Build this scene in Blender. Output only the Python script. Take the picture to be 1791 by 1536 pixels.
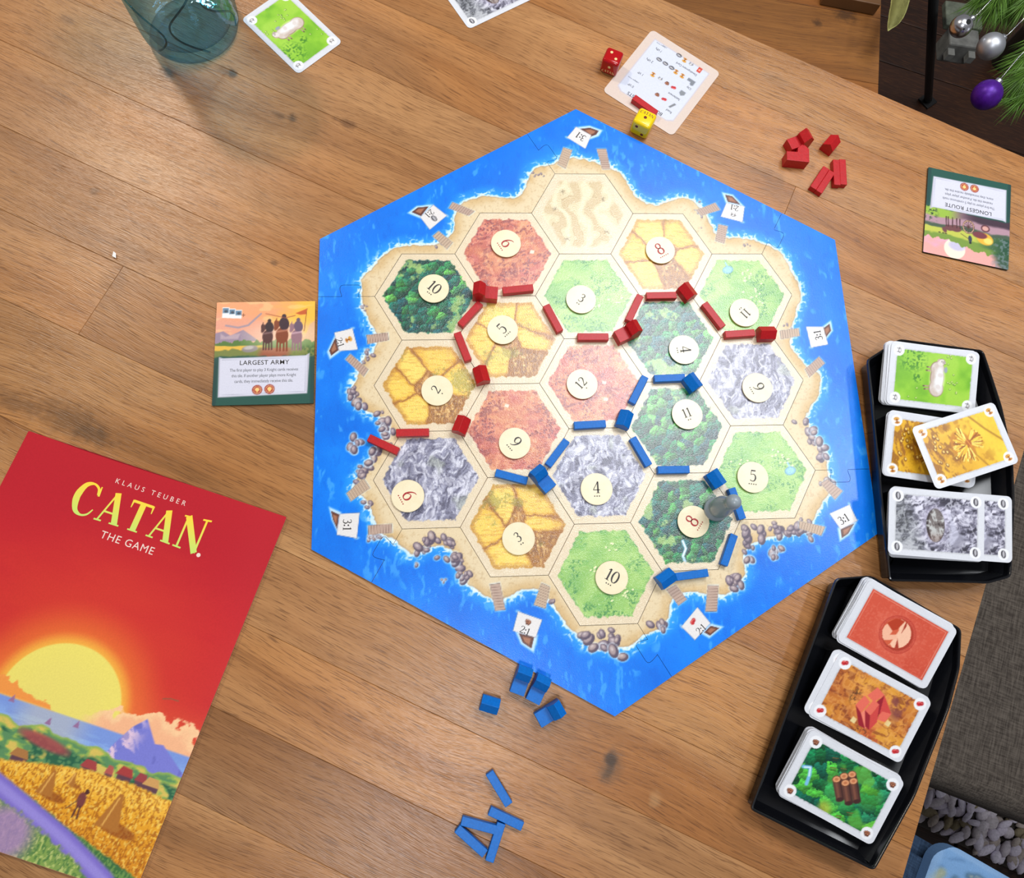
import bpy, bmesh, math, random
import numpy as np
from mathutils import Vector, Matrix

for o in list(bpy.data.objects):
    bpy.data.objects.remove(o, do_unlink=True)
scn = bpy.context.scene
COL = scn.collection
MM = 0.001

# ------------------------------------------------------------------ camera
CAM_C = np.array([-115.731, -187.666, 588.944])            # mm, table top is z = 0
CAM_R = np.array([[0.99700105, -0.03567355, 0.06867534],
                  [-0.01866680, -0.97207019, -0.23394680],
                  [0.07510296, 0.23196326, -0.96982091]])   # rows: right, down, forward
FPX = 1292.985
cam_d = bpy.data.cameras.new('camera')
cam = bpy.data.objects.new('camera', cam_d)
COL.objects.link(cam)
cam_d.sensor_fit = 'HORIZONTAL'
cam_d.sensor_width = 36.0
cam_d.lens = FPX / 1791 * 36.0
cam_d.clip_start = 0.01
cam_d.clip_end = 50
_r, _d, _f = CAM_R
_m = Matrix(((_r[0], -_d[0], -_f[0]), (_r[1], -_d[1], -_f[1]), (_r[2], -_d[2], -_f[2])))
cam.matrix_world = Matrix.Translation(Vector(CAM_C * MM)) @ _m.to_4x4()
scn.camera = cam

# ------------------------------------------------------------------ light
scn.view_settings.view_transform = 'Standard'
scn.view_settings.look = 'None'
scn.view_settings.gamma = 1.0
scn.view_settings.exposure = -0.18
scn.view_settings.use_curve_mapping = False
wd = bpy.data.worlds.new('room_ambient')
scn.world = wd
wd.use_nodes = True
wd.node_tree.nodes['Background'].inputs[0].default_value = (0.98, 0.97, 1.0, 1)
wd.node_tree.nodes['Background'].inputs[1].default_value = 0.22

def ceiling_lamp(x, y, z, power, size, color):
    ld = bpy.data.lights.new('ceiling_lamp', 'AREA')
    ld.shape = 'DISK'
    ld.size = size
    ld.energy = power
    ld.color = color
    o = bpy.data.objects.new('ceiling_lamp', ld)
    COL.objects.link(o)
    o.location = (x, y, z)
    return o
WARM = (1.0, 0.90, 0.76)
COOL = (0.93, 0.96, 1.0)
ceiling_lamp(-0.94, 1.12, 1.35, 17, 0.16, WARM)      # over the far left, glare by the glass
ceiling_lamp(0.46, 0.56, 1.40, 20, 0.75, COOL)       # over the board's far right
ceiling_lamp(-0.17, -0.56, 1.40, 9, 0.22, COOL)     # behind the photographer
ceiling_lamp(1.05, 0.15, 1.40, 6, 0.16, COOL)       # right of the table

# ------------------------------------------------------------------ helpers
def at(px, py, z=0.0):
    """photo pixel -> point (mm) on the horizontal plane at height z (mm)"""
    d = CAM_R.T @ np.array([(px - 895.5) / FPX, (py - 768) / FPX, 1.0])
    s = (z - CAM_C[2]) / d[2]
    return CAM_C + s * d

def srgb(c):
    c = np.asarray(c, dtype=np.float64) / 255.0
    return np.where(c <= 0.04045, c / 12.92, ((c + 0.055) / 1.055) ** 2.4)

def tag(o, label, cat, group=None, kind=None):
    o['label'] = label
    o['category'] = cat
    if group: o['group'] = group
    if kind: o['kind'] = kind
    return o

def empty(name, loc=(0, 0, 0), rz=0.0):
    o = bpy.data.objects.new(name, None)
    o.empty_display_size = 0.01
    COL.objects.link(o)
    o.location = loc
    o.rotation_euler = (0, 0, rz)
    return o

def link(name, me, mat=None, parent=None, loc=(0, 0, 0), rot=(0, 0, 0)):
    o = bpy.data.objects.new(name, me)
    if mat is not None and not me.materials:
        me.materials.append(mat)
    COL.objects.link(o)
    o.parent = parent
    o.location = loc
    o.rotation_euler = rot
    return o

def copy_tree(o, parent=None):
    c = o.copy()
    COL.objects.link(c)
    c.parent = parent
    for ch in list(o.children):
        copy_tree(ch, c)
    return c

def bm_mesh(bm, name, smooth=False):
    me = bpy.data.meshes.new(name)
    bmesh.ops.recalc_face_normals(bm, faces=bm.faces)
    bm.to_mesh(me)
    bm.free()
    if smooth:
        me.polygons.foreach_set('use_smooth', [True] * len(me.polygons))
    return me

def prism_mesh(name, prof, depth, bevel=0.0003, axis='y'):
    """profile in (x,z) metres extruded along y, centred"""
    bm = bmesh.new()
    a = [bm.verts.new((x, -depth / 2, z)) for x, z in prof]
    b = [bm.verts.new((x, depth / 2, z)) for x, z in prof]
    bm.faces.new(a)
    bm.faces.new(b[::-1])
    n = len(prof)
    for i in range(n):
        j = (i + 1) % n
        bm.faces.new((a[j], a[i], b[i], b[j]))
    if bevel:
        bmesh.ops.bevel(bm, geom=list(bm.edges), offset=bevel, segments=2, affect='EDGES', profile=0.6)
    return bm_mesh(bm, name)

def box_mesh(name, sx, sy, sz, bevel=0.0, seg=2):
    bm = bmesh.new()
    bmesh.ops.create_cube(bm, size=1.0)
    for v in bm.verts:
        v.co = Vector((v.co.x * sx, v.co.y * sy, v.co.z * sz))
    if bevel:
        bmesh.ops.bevel(bm, geom=list(bm.edges), offset=bevel, segments=seg, affect='EDGES', profile=0.5)
    return bm_mesh(bm, name, smooth=False)

def lathe_mesh(name, prof, n=48, smooth=True, close=True):
    vs, fs = [], []
    m = len(prof)
    for i in range(n):
        a = 2 * math.pi * i / n
        for r, z in prof:
            vs.append((r * math.cos(a), r * math.sin(a), z))
    for i in range(n):
        j = (i + 1) % n
        for k in range(m - 1):
            fs.append((i * m + k, j * m + k, j * m + k + 1, i * m + k + 1))
    me = bpy.data.meshes.new(name)
    me.from_pydata(vs, [], fs)
    bm = bmesh.new()
    bm.from_mesh(me)
    bmesh.ops.remove_doubles(bm, verts=bm.verts, dist=1e-6)
    bmesh.ops.recalc_face_normals(bm, faces=bm.faces)
    bm.to_mesh(me)
    bm.free()
    if smooth:
        me.polygons.foreach_set('use_smooth', [True] * len(me.polygons))
    return me

def tube_mesh(name, pts, radii, n=8, closed=False, caps=True):
    pts = [Vector(p) for p in pts]
    if not hasattr(radii, '__len__'):
        radii = [radii] * len(pts)
    vs, fs = [], []
    up = Vector((0, 0, 1))
    prev = None
    for i, p in enumerate(pts):
        if i == 0: t = pts[1] - pts[0]
        elif i == len(pts) - 1: t = pts[-1] - pts[-2]
        else: t = pts[i + 1] - pts[i - 1]
        t.normalize()
        ref = prev if prev is not None else (up if abs(t.z) < 0.9 else Vector((1, 0, 0)))
        a = t.cross(ref)
        if a.length < 1e-5:
            a = t.cross(Vector((1, 0, 0)))
        a.normalize()
        b = a.cross(t)
        prev = b
        for k in range(n):
            w = 2 * math.pi * k / n
            vs.append(p + (a * math.cos(w) + b * math.sin(w)) * radii[i])
    for i in range(len(pts) - 1):
        for k in range(n):
            l = (k + 1) % n
            fs.append((i * n + k, i * n + l, (i + 1) * n + l, (i + 1) * n + k))
    if caps:
        fs.append(tuple(range(n - 1, -1, -1)))
        fs.append(tuple((len(pts) - 1) * n + k for k in range(n)))
    me = bpy.data.meshes.new(name)
    me.from_pydata([tuple(v) for v in vs], [], fs)
    me.polygons.foreach_set('use_smooth', [True] * len(me.polygons))
    return me

# ---- numpy noise
_rs = np.random.RandomState(7)
_PT = _rs.rand(512, 512)
def _h(ix, iy, s):
    return _PT[(ix * 73 + iy * 179 + s * 57) & 511, (iy * 131 + ix * 29 + s * 101) & 511]
def vnoise(x, y, s=0):
    xi = np.floor(x).astype(np.int64); yi = np.floor(y).astype(np.int64)
    fx = x - xi; fy = y - yi
    fx = fx * fx * (3 - 2 * fx); fy = fy * fy * (3 - 2 * fy)
    a = _h(xi, yi, s); b = _h(xi + 1, yi, s); c = _h(xi, yi + 1, s); d = _h(xi + 1, yi + 1, s)
    return a + (b - a) * fx + (c - a) * fy + (a - b - c + d) * fx * fy
def fbm(x, y, s=0, o=4):
    r = 0; amp = 0.5; tot = 0
    for i in range(o):
        r = r + amp * vnoise(x * 2 ** i + 13.7 * i, y * 2 ** i + 7.1 * i, s + i)
        tot += amp; amp *= 0.5
    return r / tot
def ridged(x, y, s=0, o=4):
    r = 0; amp = 0.5; tot = 0
    for i in range(o):
        r = r + amp * (1 - np.abs(2 * vnoise(x * 2 ** i + 3.3 * i, y * 2 ** i + 9.1 * i, s + i) - 1))
        tot += amp; amp *= 0.5
    return r / tot
def voronoi(x, y, s=0):
    xi = np.floor(x).astype(np.int64); yi = np.floor(y).astype(np.int64)
    d1 = np.full(x.shape, 9.0); d2 = np.full(x.shape, 9.0)
    idv = np.zeros(x.shape); ox = np.zeros(x.shape); oy = np.zeros(x.shape)
    for i in (-1, 0, 1):
        for j in (-1, 0, 1):
            cx = xi + i; cy = yi + j
            px = cx + _h(cx, cy, s); py = cy + _h(cx, cy, s + 31)
            d = np.hypot(px - x, py - y)
            near = d < d1
            d2 = np.where(near, d1, np.minimum(d2, d))
            idv = np.where(near, _h(cx, cy, s + 77), idv)
            ox = np.where(near, x - px, ox); oy = np.where(near, y - py, oy)
            d1 = np.where(near, d, d1)
    return d1, d2, idv, ox, oy
def sstep(a, b, x):
    t = np.clip((x - a) / (b - a), 0, 1)
    return t * t * (3 - 2 * t)

def poly_sd(x, y, pts):
    """signed distance (negative inside) and nearest boundary point"""
    pts = np.asarray(pts, dtype=np.float64)
    n = len(pts)
    best = np.full(x.shape, 1e18); bx = np.zeros(x.shape); by = np.zeros(x.shape)
    ins = np.zeros(x.shape, dtype=bool)
    for i in range(n):
        ax, ay = pts[i]; cx, cy = pts[(i + 1) % n]
        ex, ey = cx - ax, cy - ay
        L = ex * ex + ey * ey
        if L < 1e-12: continue
        t = np.clip(((x - ax) * ex + (y - ay) * ey) / L, 0, 1)
        qx = ax + t * ex; qy = ay + t * ey
        d = (x - qx) ** 2 + (y - qy) ** 2
        m = d < best
        best = np.where(m, d, best); bx = np.where(m, qx, bx); by = np.where(m, qy, by)
        cond = ((ay > y) != (cy > y))
        if ey != 0:
            ins ^= cond & (x < (cx - ax) * (y - ay) / ey + ax)
    sd = np.sqrt(best)
    return np.where(ins, -sd, sd), bx, by

def inset_poly(pts, d):
    pts = np.asarray(pts, float)
    n = len(pts)
    area = 0.5 * sum(pts[i][0] * pts[(i + 1) % n][1] - pts[(i + 1) % n][0] * pts[i][1] for i in range(n))
    sg = 1 if area > 0 else -1
    out = []
    for i in range(n):
        a = pts[i] - pts[i - 1]; b = pts[(i + 1) % n] - pts[i]
        a = a / (np.linalg.norm(a) + 1e-12); b = b / (np.linalg.norm(b) + 1e-12)
        na = np.array([-a[1], a[0]]) * sg; nb = np.array([-b[1], b[0]]) * sg
        m = na + nb
        k = m @ m
        m = m * (2 / k) if k > 0.3 else na
        out.append(pts[i] + m * d)
    return np.array(out)

class Paint:
    """flat print: colours (sRGB 0-255) at points x,y in mm"""
    def __init__(s, x, y, base=(255, 255, 255)):
        s.x, s.y = x, y
        s.c = np.tile(np.array(base, float), (len(x), 1))
    def mix(s, m, col):
        m = np.clip(m, 0, 1)[:, None]
        s.c += m * (np.asarray(col, float) - s.c)
    def sub(s, x0, y0, x1, y1):
        return np.nonzero((s.x > x0) & (s.x < x1) & (s.y > y0) & (s.y < y1))[0]
    def mixi(s, i, m, col):
        m = np.clip(m, 0, 1)[:, None]
        s.c[i] += m * (np.asarray(col, float) - s.c[i])
    def poly(s, pts, col, soft=0.35, a=1.0):
        p = np.asarray(pts, float)
        i = s.sub(p[:, 0].min() - soft, p[:, 1].min() - soft, p[:, 0].max() + soft, p[:, 1].max() + soft)
        if not len(i): return
        sd, _, _ = poly_sd(s.x[i], s.y[i], p)
        s.mixi(i, a * sstep(soft, -soft, sd), col)
    def ell(s, cx, cy, rx, ry, col, ang=0.0, soft=0.35, a=1.0):
        R = max(rx, ry) + soft
        i = s.sub(cx - R, cy - R, cx + R, cy + R)
        if not len(i): return
        dx = s.x[i] - cx; dy = s.y[i] - cy
        c, n = math.cos(ang), math.sin(ang)
        u = (dx * c + dy * n) / rx; v = (-dx * n + dy * c) / ry
        d = (np.hypot(u, v) - 1) * min(rx, ry)
        s.mixi(i, a * sstep(soft, -soft, d), col)
    def line(s, pts, w, col, soft=0.3, a=1.0):
        p = np.asarray(pts, float)
        i = s.sub(p[:, 0].min() - w - soft, p[:, 1].min() - w - soft, p[:, 0].max() + w + soft, p[:, 1].max() + w + soft)
        if not len(i): return
        best = np.full(len(i), 1e9)
        for k in range(len(p) - 1):
            e = p[k + 1] - p[k]
            L = e @ e + 1e-12
            t = np.clip(((s.x[i] - p[k][0]) * e[0] + (s.y[i] - p[k][1]) * e[1]) / L, 0, 1)
            best = np.minimum(best, np.hypot(s.x[i] - p[k][0] - t * e[0], s.y[i] - p[k][1] - t * e[1]))
        s.mixi(i, a * sstep(w / 2 + soft, w / 2 - soft, best), col)

def plate_mesh(name, outline, thick, step, paint, side=(215, 205, 190), zfun=None):
    """board / card: densely coloured top, plain sides and underside; outline in mm, top at z=0 -> mesh in metres"""
    outline = np.asarray(outline, float)
    x0, y0 = outline.min(0) - step * 0.6
    x1, y1 = outline.max(0) + step * 0.6
    nx = int(math.ceil((x1 - x0) / step)) + 1; ny = int(math.ceil((y1 - y0) / step)) + 1
    gx, gy = np.meshgrid(x0 + np.arange(nx) * step, y0 + np.arange(ny) * step)
    gx = gx.ravel().copy(); gy = gy.ravel().copy()
    sd, bx, by = poly_sd(gx, gy, outline)
    inside = sd <= 0
    I = np.arange(nx * ny).reshape(ny, nx)
    q = np.stack([I[:-1, :-1], I[:-1, 1:], I[1:, 1:], I[1:, :-1]], -1).reshape(-1, 4)
    q = q[inside[q].any(1)]
    used = np.zeros(nx * ny, bool); used[q.ravel()] = True
    out = used & ~inside
    gx[out] = bx[out]; gy[out] = by[out]
    oi = np.nonzero(out)[0]
    for c in outline:                                  # keep the corners crisp
        if len(oi):
            k = oi[np.argmin((gx[oi] - c[0]) ** 2 + (gy[oi] - c[1]) ** 2)]
            gx[k], gy[k] = c
    ren = np.full(nx * ny, -1); ren[used] = np.arange(used.sum())
    q = ren[q]
    X = gx[used]; Y = gy[used]
    P = Paint(X, Y)
    paint(P)
    Z = np.zeros(len(X)) if zfun is None else zfun(X, Y)
    n = len(outline); nv = len(X)
    zo = np.zeros(n) if zfun is None else zfun(outline[:, 0], outline[:, 1])
    V = np.concatenate([np.stack([X, Y, Z], 1),
                        np.stack([outline[:, 0], outline[:, 1], zo], 1),
                        np.stack([outline[:, 0], outline[:, 1], np.full(n, -thick)], 1)]) * MM
    Cc = np.concatenate([P.c, np.tile(np.array(side, float), (2 * n, 1))])
    area = np.sum(outline[:, 0] * np.roll(outline[:, 1], -1) - np.roll(outline[:, 0], -1) * outline[:, 1])
    k = np.arange(n); k2 = (k + 1) % n
    sq = np.stack([nv + k, nv + n + k, nv + n + k2, nv + k2], 1)
    bot = nv + n + np.arange(n)
    if area < 0: sq = sq[:, ::-1]
    else: bot = bot[::-1]
    loops = np.concatenate([q.ravel(), sq.ravel(), bot]).astype(np.int32)
    nf = len(q) + n + 1
    starts = np.concatenate([np.arange(len(q) + n) * 4, [4 * (len(q) + n)]]).astype(np.int32)
    totals = np.concatenate([np.full(len(q) + n, 4), [n]]).astype(np.int32)
    me = bpy.data.meshes.new(name)
    me.vertices.add(len(V)); me.vertices.foreach_set('co', V.ravel().astype(np.float32))
    me.loops.add(len(loops)); me.loops.foreach_set('vertex_index', loops)
    me.polygons.add(nf); me.polygons.foreach_set('loop_start', starts); me.polygons.foreach_set('loop_total', totals)
    if zfun is not None:
        me.polygons.foreach_set('use_smooth', [True] * len(q) + [False] * (n + 1))
    me.update(calc_edges=True)
    ca = me.color_attributes.new('Print', 'FLOAT_COLOR', 'POINT')
    lin = np.ones((len(V), 4)); lin[:, :3] = srgb(np.clip(Cc, 0, 255))
    ca.data.foreach_set('color', lin.ravel().astype(np.float32))
    return me

def rrect(w, h, r, n=6):
    out = []
    for cx, cy, a0 in ((w / 2 - r, h / 2 - r, 0), (-w / 2 + r, h / 2 - r, 90), (-w / 2 + r, -h / 2 + r, 180), (w / 2 - r, -h / 2 + r, 270)):
        for k in range(n + 1):
            a = math.radians(a0 + 90 * k / n)
            out.append((cx + r * math.cos(a), cy + r * math.sin(a)))
    return np.array(out)

# ------------------------------------------------------------------ materials
def new_mat(name):
    m = bpy.data.materials.new(name)
    m.use_nodes = True
    nt = m.node_tree
    return m, nt, nt.nodes, nt.links, nt.nodes['Principled BSDF']

def solid(name, rgb, rough=0.5, spec=0.5, metal=0.0, noise=0.0, nscale=400, bump=0.0, coat=0.0, sheen=0.0):
    m, nt, N, L, b = new_mat(name)
    c = (*srgb(rgb), 1)
    b.inputs['Base Color'].default_value = c
    b.inputs['Roughness'].default_value = rough
    b.inputs['Specular IOR Level'].default_value = spec
    b.inputs['Metallic'].default_value = metal
    b.inputs['Coat Weight'].default_value = coat
    b.inputs['Sheen Weight'].default_value = sheen
    if noise or bump:
        tc = N.new('ShaderNodeTexCoord')
        nz = N.new('ShaderNodeTexNoise')
        nz.inputs['Scale'].default_value = nscale
        nz.inputs['Detail'].default_value = 4
        L.new(tc.outputs['Object'], nz.inputs['Vector'])
        if noise:
            hs = N.new('ShaderNodeHueSaturation')
            hs.inputs['Color'].default_value = c
            mr = N.new('ShaderNodeMapRange')
            mr.inputs['From Min'].default_value = 0.3; mr.inputs['From Max'].default_value = 0.7
            mr.inputs['To Min'].default_value = 1 - noise; mr.inputs['To Max'].default_value = 1 + noise
            L.new(nz.outputs['Fac'], mr.inputs['Value'])
            L.new(mr.outputs['Result'], hs.inputs['Value'])
            L.new(hs.outputs['Color'], b.inputs['Base Color'])
        if bump:
            bp = N.new('ShaderNodeBump')
            bp.inputs['Strength'].default_value = bump
            bp.inputs['Distance'].default_value = 0.0004
            L.new(nz.outputs['Fac'], bp.inputs['Height'])
            L.new(bp.outputs['Normal'], b.inputs['Normal'])
    return m

def print_mat(name, rough=0.35, spec=0.5, linen=0.15, grain=0.06, gscale=900):
    """printed cardboard: colours from the print, slight ink grain, linen finish"""
    m, nt, N, L, b = new_mat(name)
    at_ = N.new('ShaderNodeAttribute'); at_.attribute_name = 'Print'
    geo = N.new('ShaderNodeNewGeometry')
    nz = N.new('ShaderNodeTexNoise'); nz.inputs['Scale'].default_value = gscale; nz.inputs['Detail'].default_value = 2
    L.new(geo.outputs['Position'], nz.inputs['Vector'])
    mr = N.new('ShaderNodeMapRange')
    mr.inputs['From Min'].default_value = 0.3; mr.inputs['From Max'].default_value = 0.7
    mr.inputs['To Min'].default_value = 1 - grain; mr.inputs['To Max'].default_value = 1 + grain
    L.new(nz.outputs['Fac'], mr.inputs['Value'])
    hs = N.new('ShaderNodeHueSaturation')
    L.new(at_.outputs['Color'], hs.inputs['Color']); L.new(mr.outputs['Result'], hs.inputs['Value'])
    L.new(hs.outputs['Color'], b.inputs['Base Color'])
    b.inputs['Roughness'].default_value = rough
    b.inputs['Specular IOR Level'].default_value = spec
    if linen:
        n2 = N.new('ShaderNodeTexNoise'); n2.inputs['Scale'].default_value = 1500; n2.inputs['Detail'].default_value = 1
        L.new(geo.outputs['Position'], n2.inputs['Vector'])
        bp = N.new('ShaderNodeBump'); bp.inputs['Strength'].default_value = linen; bp.inputs['Distance'].default_value = 0.0003
        L.new(n2.outputs['Fac'], bp.inputs['Height']); L.new(bp.outputs['Normal'], b.inputs['Normal'])
    return m

def wood_mat(name, ang, ramp, pore=0.34, knots=(), rough=0.42, bump=0.25, us=1.0):
    """planks: grain along the direction `ang`, tone per plank from the object colour"""
    m, nt, N, L, b = new_mat(name)
    geo = N.new('ShaderNodeNewGeometry')
    mp = N.new('ShaderNodeMapping')
    mp.inputs['Rotation'].default_value = (0, 0, -ang)
    L.new(geo.outputs['Position'], mp.inputs['Vector'])
    oi = N.new('ShaderNodeObjectInfo')
    mulr = N.new('ShaderNodeMath'); mulr.operation = 'MULTIPLY'; mulr.inputs[1].default_value = 7.0
    L.new(oi.outputs['Random'], mulr.inputs[0])
    cmb = N.new('ShaderNodeCombineXYZ')
    L.new(mulr.outputs[0], cmb.inputs['X']); L.new(mulr.outputs[0], cmb.inputs['Z'])
    add = N.new('ShaderNodeVectorMath'); add.operation = 'ADD'
    L.new(mp.outputs[0], add.inputs[0]); L.new(cmb.outputs[0], add.inputs[1])
    # slow warp of the grain
    wv = N.new('ShaderNodeTexNoise'); wv.inputs['Scale'].default_value = 1.0; wv.inputs['Detail'].default_value = 2
    wm = N.new('ShaderNodeMapping'); wm.inputs['Scale'].default_value = (3.2 * us, 6 * us, 3)
    L.new(add.outputs[0], wm.inputs['Vector']); L.new(wm.outputs[0], wv.inputs['Vector'])
    wsub = N.new('ShaderNodeMath'); wsub.operation = 'MULTIPLY_ADD'; wsub.inputs[1].default_value = 0.055; wsub.inputs[2].default_value = -0.027
    L.new(wv.outputs['Fac'], wsub.inputs[0])
    wc = N.new('ShaderNodeCombineXYZ'); L.new(wsub.outputs[0], wc.inputs['Y'])
    ad2 = N.new('ShaderNodeVectorMath'); ad2.operation = 'ADD'
    L.new(add.outputs[0], ad2.inputs[0]); L.new(wc.outputs[0], ad2.inputs[1])
    def noise(sx, sy, det, rgh=0.55):
        k = N.new('ShaderNodeMapping'); k.inputs['Scale'].default_value = (sx * us, sy * us, 5)
        n = N.new('ShaderNodeTexNoise'); n.inputs['Scale'].default_value = 1.0; n.inputs['Detail'].default_value = det
        n.inputs['Roughness'].default_value = rgh
        L.new(ad2.outputs[0], k.inputs['Vector']); L.new(k.outputs[0], n.inputs['Vector'])
        return n.outputs['Fac']
    broad = noise(1.6, 40, 5, 0.62)
    pores = noise(14, 520, 3, 0.6)
    blot = noise(5, 13, 3, 0.6)
    def mad(a, mul, bias):
        n = N.new('ShaderNodeMath'); n.operation = 'MULTIPLY_ADD'; n.inputs[1].default_value = mul; n.inputs[2].default_value = bias
        L.new(a, n.inputs[0]); return n.outputs[0]
    def plus(a, c):
        n = N.new('ShaderNodeMath'); n.operation = 'ADD'; L.new(a, n.inputs[0]); L.new(c, n.inputs[1]); return n.outputs[0]
    f = plus(plus(mad(broad, .75, -0.10), mad(blot, 0.55, -0.12)), mad(pores, pore, -pore / 2))
    cr = N.new('ShaderNodeValToRGB')
    el = cr.color_ramp.elements
    el[0].position = ramp[0][0]; el[0].color = (*srgb(ramp[0][1]), 1)
    el[1].position = ramp[-1][0]; el[1].color = (*srgb(ramp[-1][1]), 1)
    for p, c in ramp[1:-1]:
        e = el.new(p); e.color = (*srgb(c), 1)
    L.new(f, cr.inputs[0])
    ml = N.new('ShaderNodeMix'); ml.data_type = 'RGBA'; ml.blend_type = 'MULTIPLY'; ml.inputs[0].default_value = 1.0
    L.new(cr.outputs[0], ml.inputs[6]); L.new(oi.outputs['Color'], ml.inputs[7])
    # warmer and greyer stretches within a plank
    hn = noise(3.5, 11, 2, 0.5)
    hr = N.new('ShaderNodeMapRange'); hr.inputs['From Min'].default_value = .46; hr.inputs['From Max'].default_value = .66
    hr.inputs['To Min'].default_value = 0; hr.inputs['To Max'].default_value = .75
    L.new(hn, hr.inputs['Value'])
    hm = N.new('ShaderNodeMix'); hm.data_type = 'RGBA'; hm.blend_type = 'MULTIPLY'; hm.inputs[7].default_value = (1.06, .90, .66, 1)
    L.new(hr.outputs['Result'], hm.inputs[0]); L.new(ml.outputs[2], hm.inputs[6])
    col = hm.outputs[2]
    # thin dark pores
    pr = N.new('ShaderNodeMapRange'); pr.interpolation_type = 'SMOOTHSTEP'
    pr.inputs['From Min'].default_value = 0.34; pr.inputs['From Max'].default_value = 0.47
    pr.inputs['To Min'].default_value = 0.58; pr.inputs['To Max'].default_value = 0.0
    fine = noise(60, 1500, 2, 0.55)
    L.new(fine, pr.inputs['Value'])
    pm = N.new('ShaderNodeMix'); pm.data_type = 'RGBA'; pm.inputs[7].default_value = (*srgb((88, 52, 26)), 1)
    L.new(pr.outputs['Result'], pm.inputs[0]); L.new(col, pm.inputs[6])
    col = pm.outputs[2]
    if knots:
        kn = N.new('ShaderNodeTexNoise'); kn.inputs['Scale'].default_value = 120; kn.inputs['Detail'].default_value = 4
        L.new(mp.outputs[0], kn.inputs['Vector'])
    for (ku, kv, rx, ry, st, kc) in knots:
        sb = N.new('ShaderNodeVectorMath'); sb.operation = 'SUBTRACT'; sb.inputs[1].default_value = (ku, kv, 0)
        L.new(mp.outputs[0], sb.inputs[0])
        sc = N.new('ShaderNodeVectorMath'); sc.operation = 'MULTIPLY'; sc.inputs[1].default_value = (1 / rx, 1 / ry, 0)
        L.new(sb.outputs[0], sc.inputs[0])
        ln = N.new('ShaderNodeVectorMath'); ln.operation = 'LENGTH'
        L.new(sc.outputs[0], ln.inputs[0])
        s2 = N.new('ShaderNodeMath'); s2.operation = 'MULTIPLY_ADD'; s2.inputs[1].default_value = 1.6
        L.new(kn.outputs['Fac'], s2.inputs[0]); L.new(ln.outputs['Value'], s2.inputs[2])
        mr = N.new('ShaderNodeMapRange'); mr.interpolation_type = 'SMOOTHSTEP'
        mr.inputs['From Min'].default_value = 1.0; mr.inputs['From Max'].default_value = 2.0
        mr.inputs['To Min'].default_value = st; mr.inputs['To Max'].default_value = 0
        L.new(s2.outputs[0], mr.inputs['Value'])
        km = N.new('ShaderNodeMix'); km.data_type = 'RGBA'; km.inputs[7].default_value = (*srgb(kc), 1)
        L.new(mr.outputs['Result'], km.inputs[0]); L.new(col, km.inputs[6])
        col = km.outputs[2]
    L.new(col, b.inputs['Base Color'])
    b.inputs['Roughness'].default_value = rough
    b.inputs['Specular IOR Level'].default_value = 0.42
    bp = N.new('ShaderNodeBump'); bp.inputs['Strength'].default_value = bump; bp.inputs['Distance'].default_value = 0.0006
    L.new(fine, bp.inputs['Height']); L.new(bp.outputs['Normal'], b.inputs['Normal'])
    return m

# ------------------------------------------------------------------ table, floor
TANG = math.radians(-26.728)
TU = np.array([math.cos(TANG), math.sin(TANG)]); TV = np.array([-TU[1], TU[0]])
def uv(px, py):
    p = at(px, py, 0)[:2]
    return float(p @ TU) * MM, float(p @ TV) * MM
def table_xy(u, v):
    p = TU * u + TV * v
    return p[0] * MM, p[1] * MM
DK = (52, 36, 24)
kn = []
for px, py, rx, ry, st, kc in [
        (1068, 1340, 11, 16, .55, (96, 78, 62)), (1068, 1328, 7, 6, .75, (60, 50, 44)), (1064, 1352, 4, 10, .6, (70, 58, 48)),
        (128, 738, 36, 15, .5, (84, 60, 40)), (30, 705, 26, 10, .45, (90, 64, 44)), (165, 762, 20, 8, .5, (78, 56, 38)),
        (408, 128, 7, 5, .85, DK), (392, 122, 12, 6, .5, (95, 66, 44)), (293, 128, 9, 8, .75, (60, 40, 28)),
        (510, 207, 5, 5, .7, DK), (488, 203, 8, 4, .5, (80, 54, 36)), (606, 216, 14, 5, .6, (84, 52, 30)),
        (1338, 300, 24, 9, .4, (104, 76, 56)), (1360, 335, 26, 14, .35, (110, 82, 62)), (1282, 90, 12, 5, .45, (104, 72, 46)),
        (165, 335, 5, 5, .5, (84, 56, 36)), (200, 488, 14, 24, .25, (96, 66, 44)), (1725, 275, 14, 6, .45, (104, 68, 38)), (1500, 420, 5, 3, .4, (94, 60, 34)),
        (1145, 1398, 6, 7, .35, (190, 150, 104)), (480, 460, 5, 3, .6, (80, 52, 32)), (120, 33, 12, 7, .4, (100, 70, 50)),
        (1360, 140, 22, 9, .3, (128, 100, 74))]:
    u_, v_ = uv(px, py)
    kn.append((u_, v_, rx * MM, ry * MM, st, kc))
M_TABLE = wood_mat('table_wood', TANG, [(0.02, (106, 70, 38)), (0.34, (154, 109, 68)), (0.58, (180, 133, 87)), (0.95, (206, 163, 114))], knots=kn, rough=0.31, bump=0.4)
M_FLOOR = wood_mat('dark_floor_wood', math.radians(-20), [(0.05, (22, 10, 4)), (0.5, (48, 24, 10)), (0.95, (74, 42, 20))], rough=0.5, bump=0.1, us=0.5)
M_BENCH = wood_mat('side_table_wood', math.radians(-9), [(0.05, (92, 54, 20)), (0.4, (138, 88, 38)), (0.65, (162, 108, 52)), (0.95, (182, 130, 70))],
                   knots=[(0.34, 0.68, .02, .012, .7, (46, 28, 14)), (0.30, 0.66, .008, .008, .7, (46, 28, 14))], rough=0.5, bump=0.2, us=0.8)
M_BENCH.node_tree.nodes['Mapping'].inputs['Rotation'].default_value = (0, 0, math.radians(9))

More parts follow.
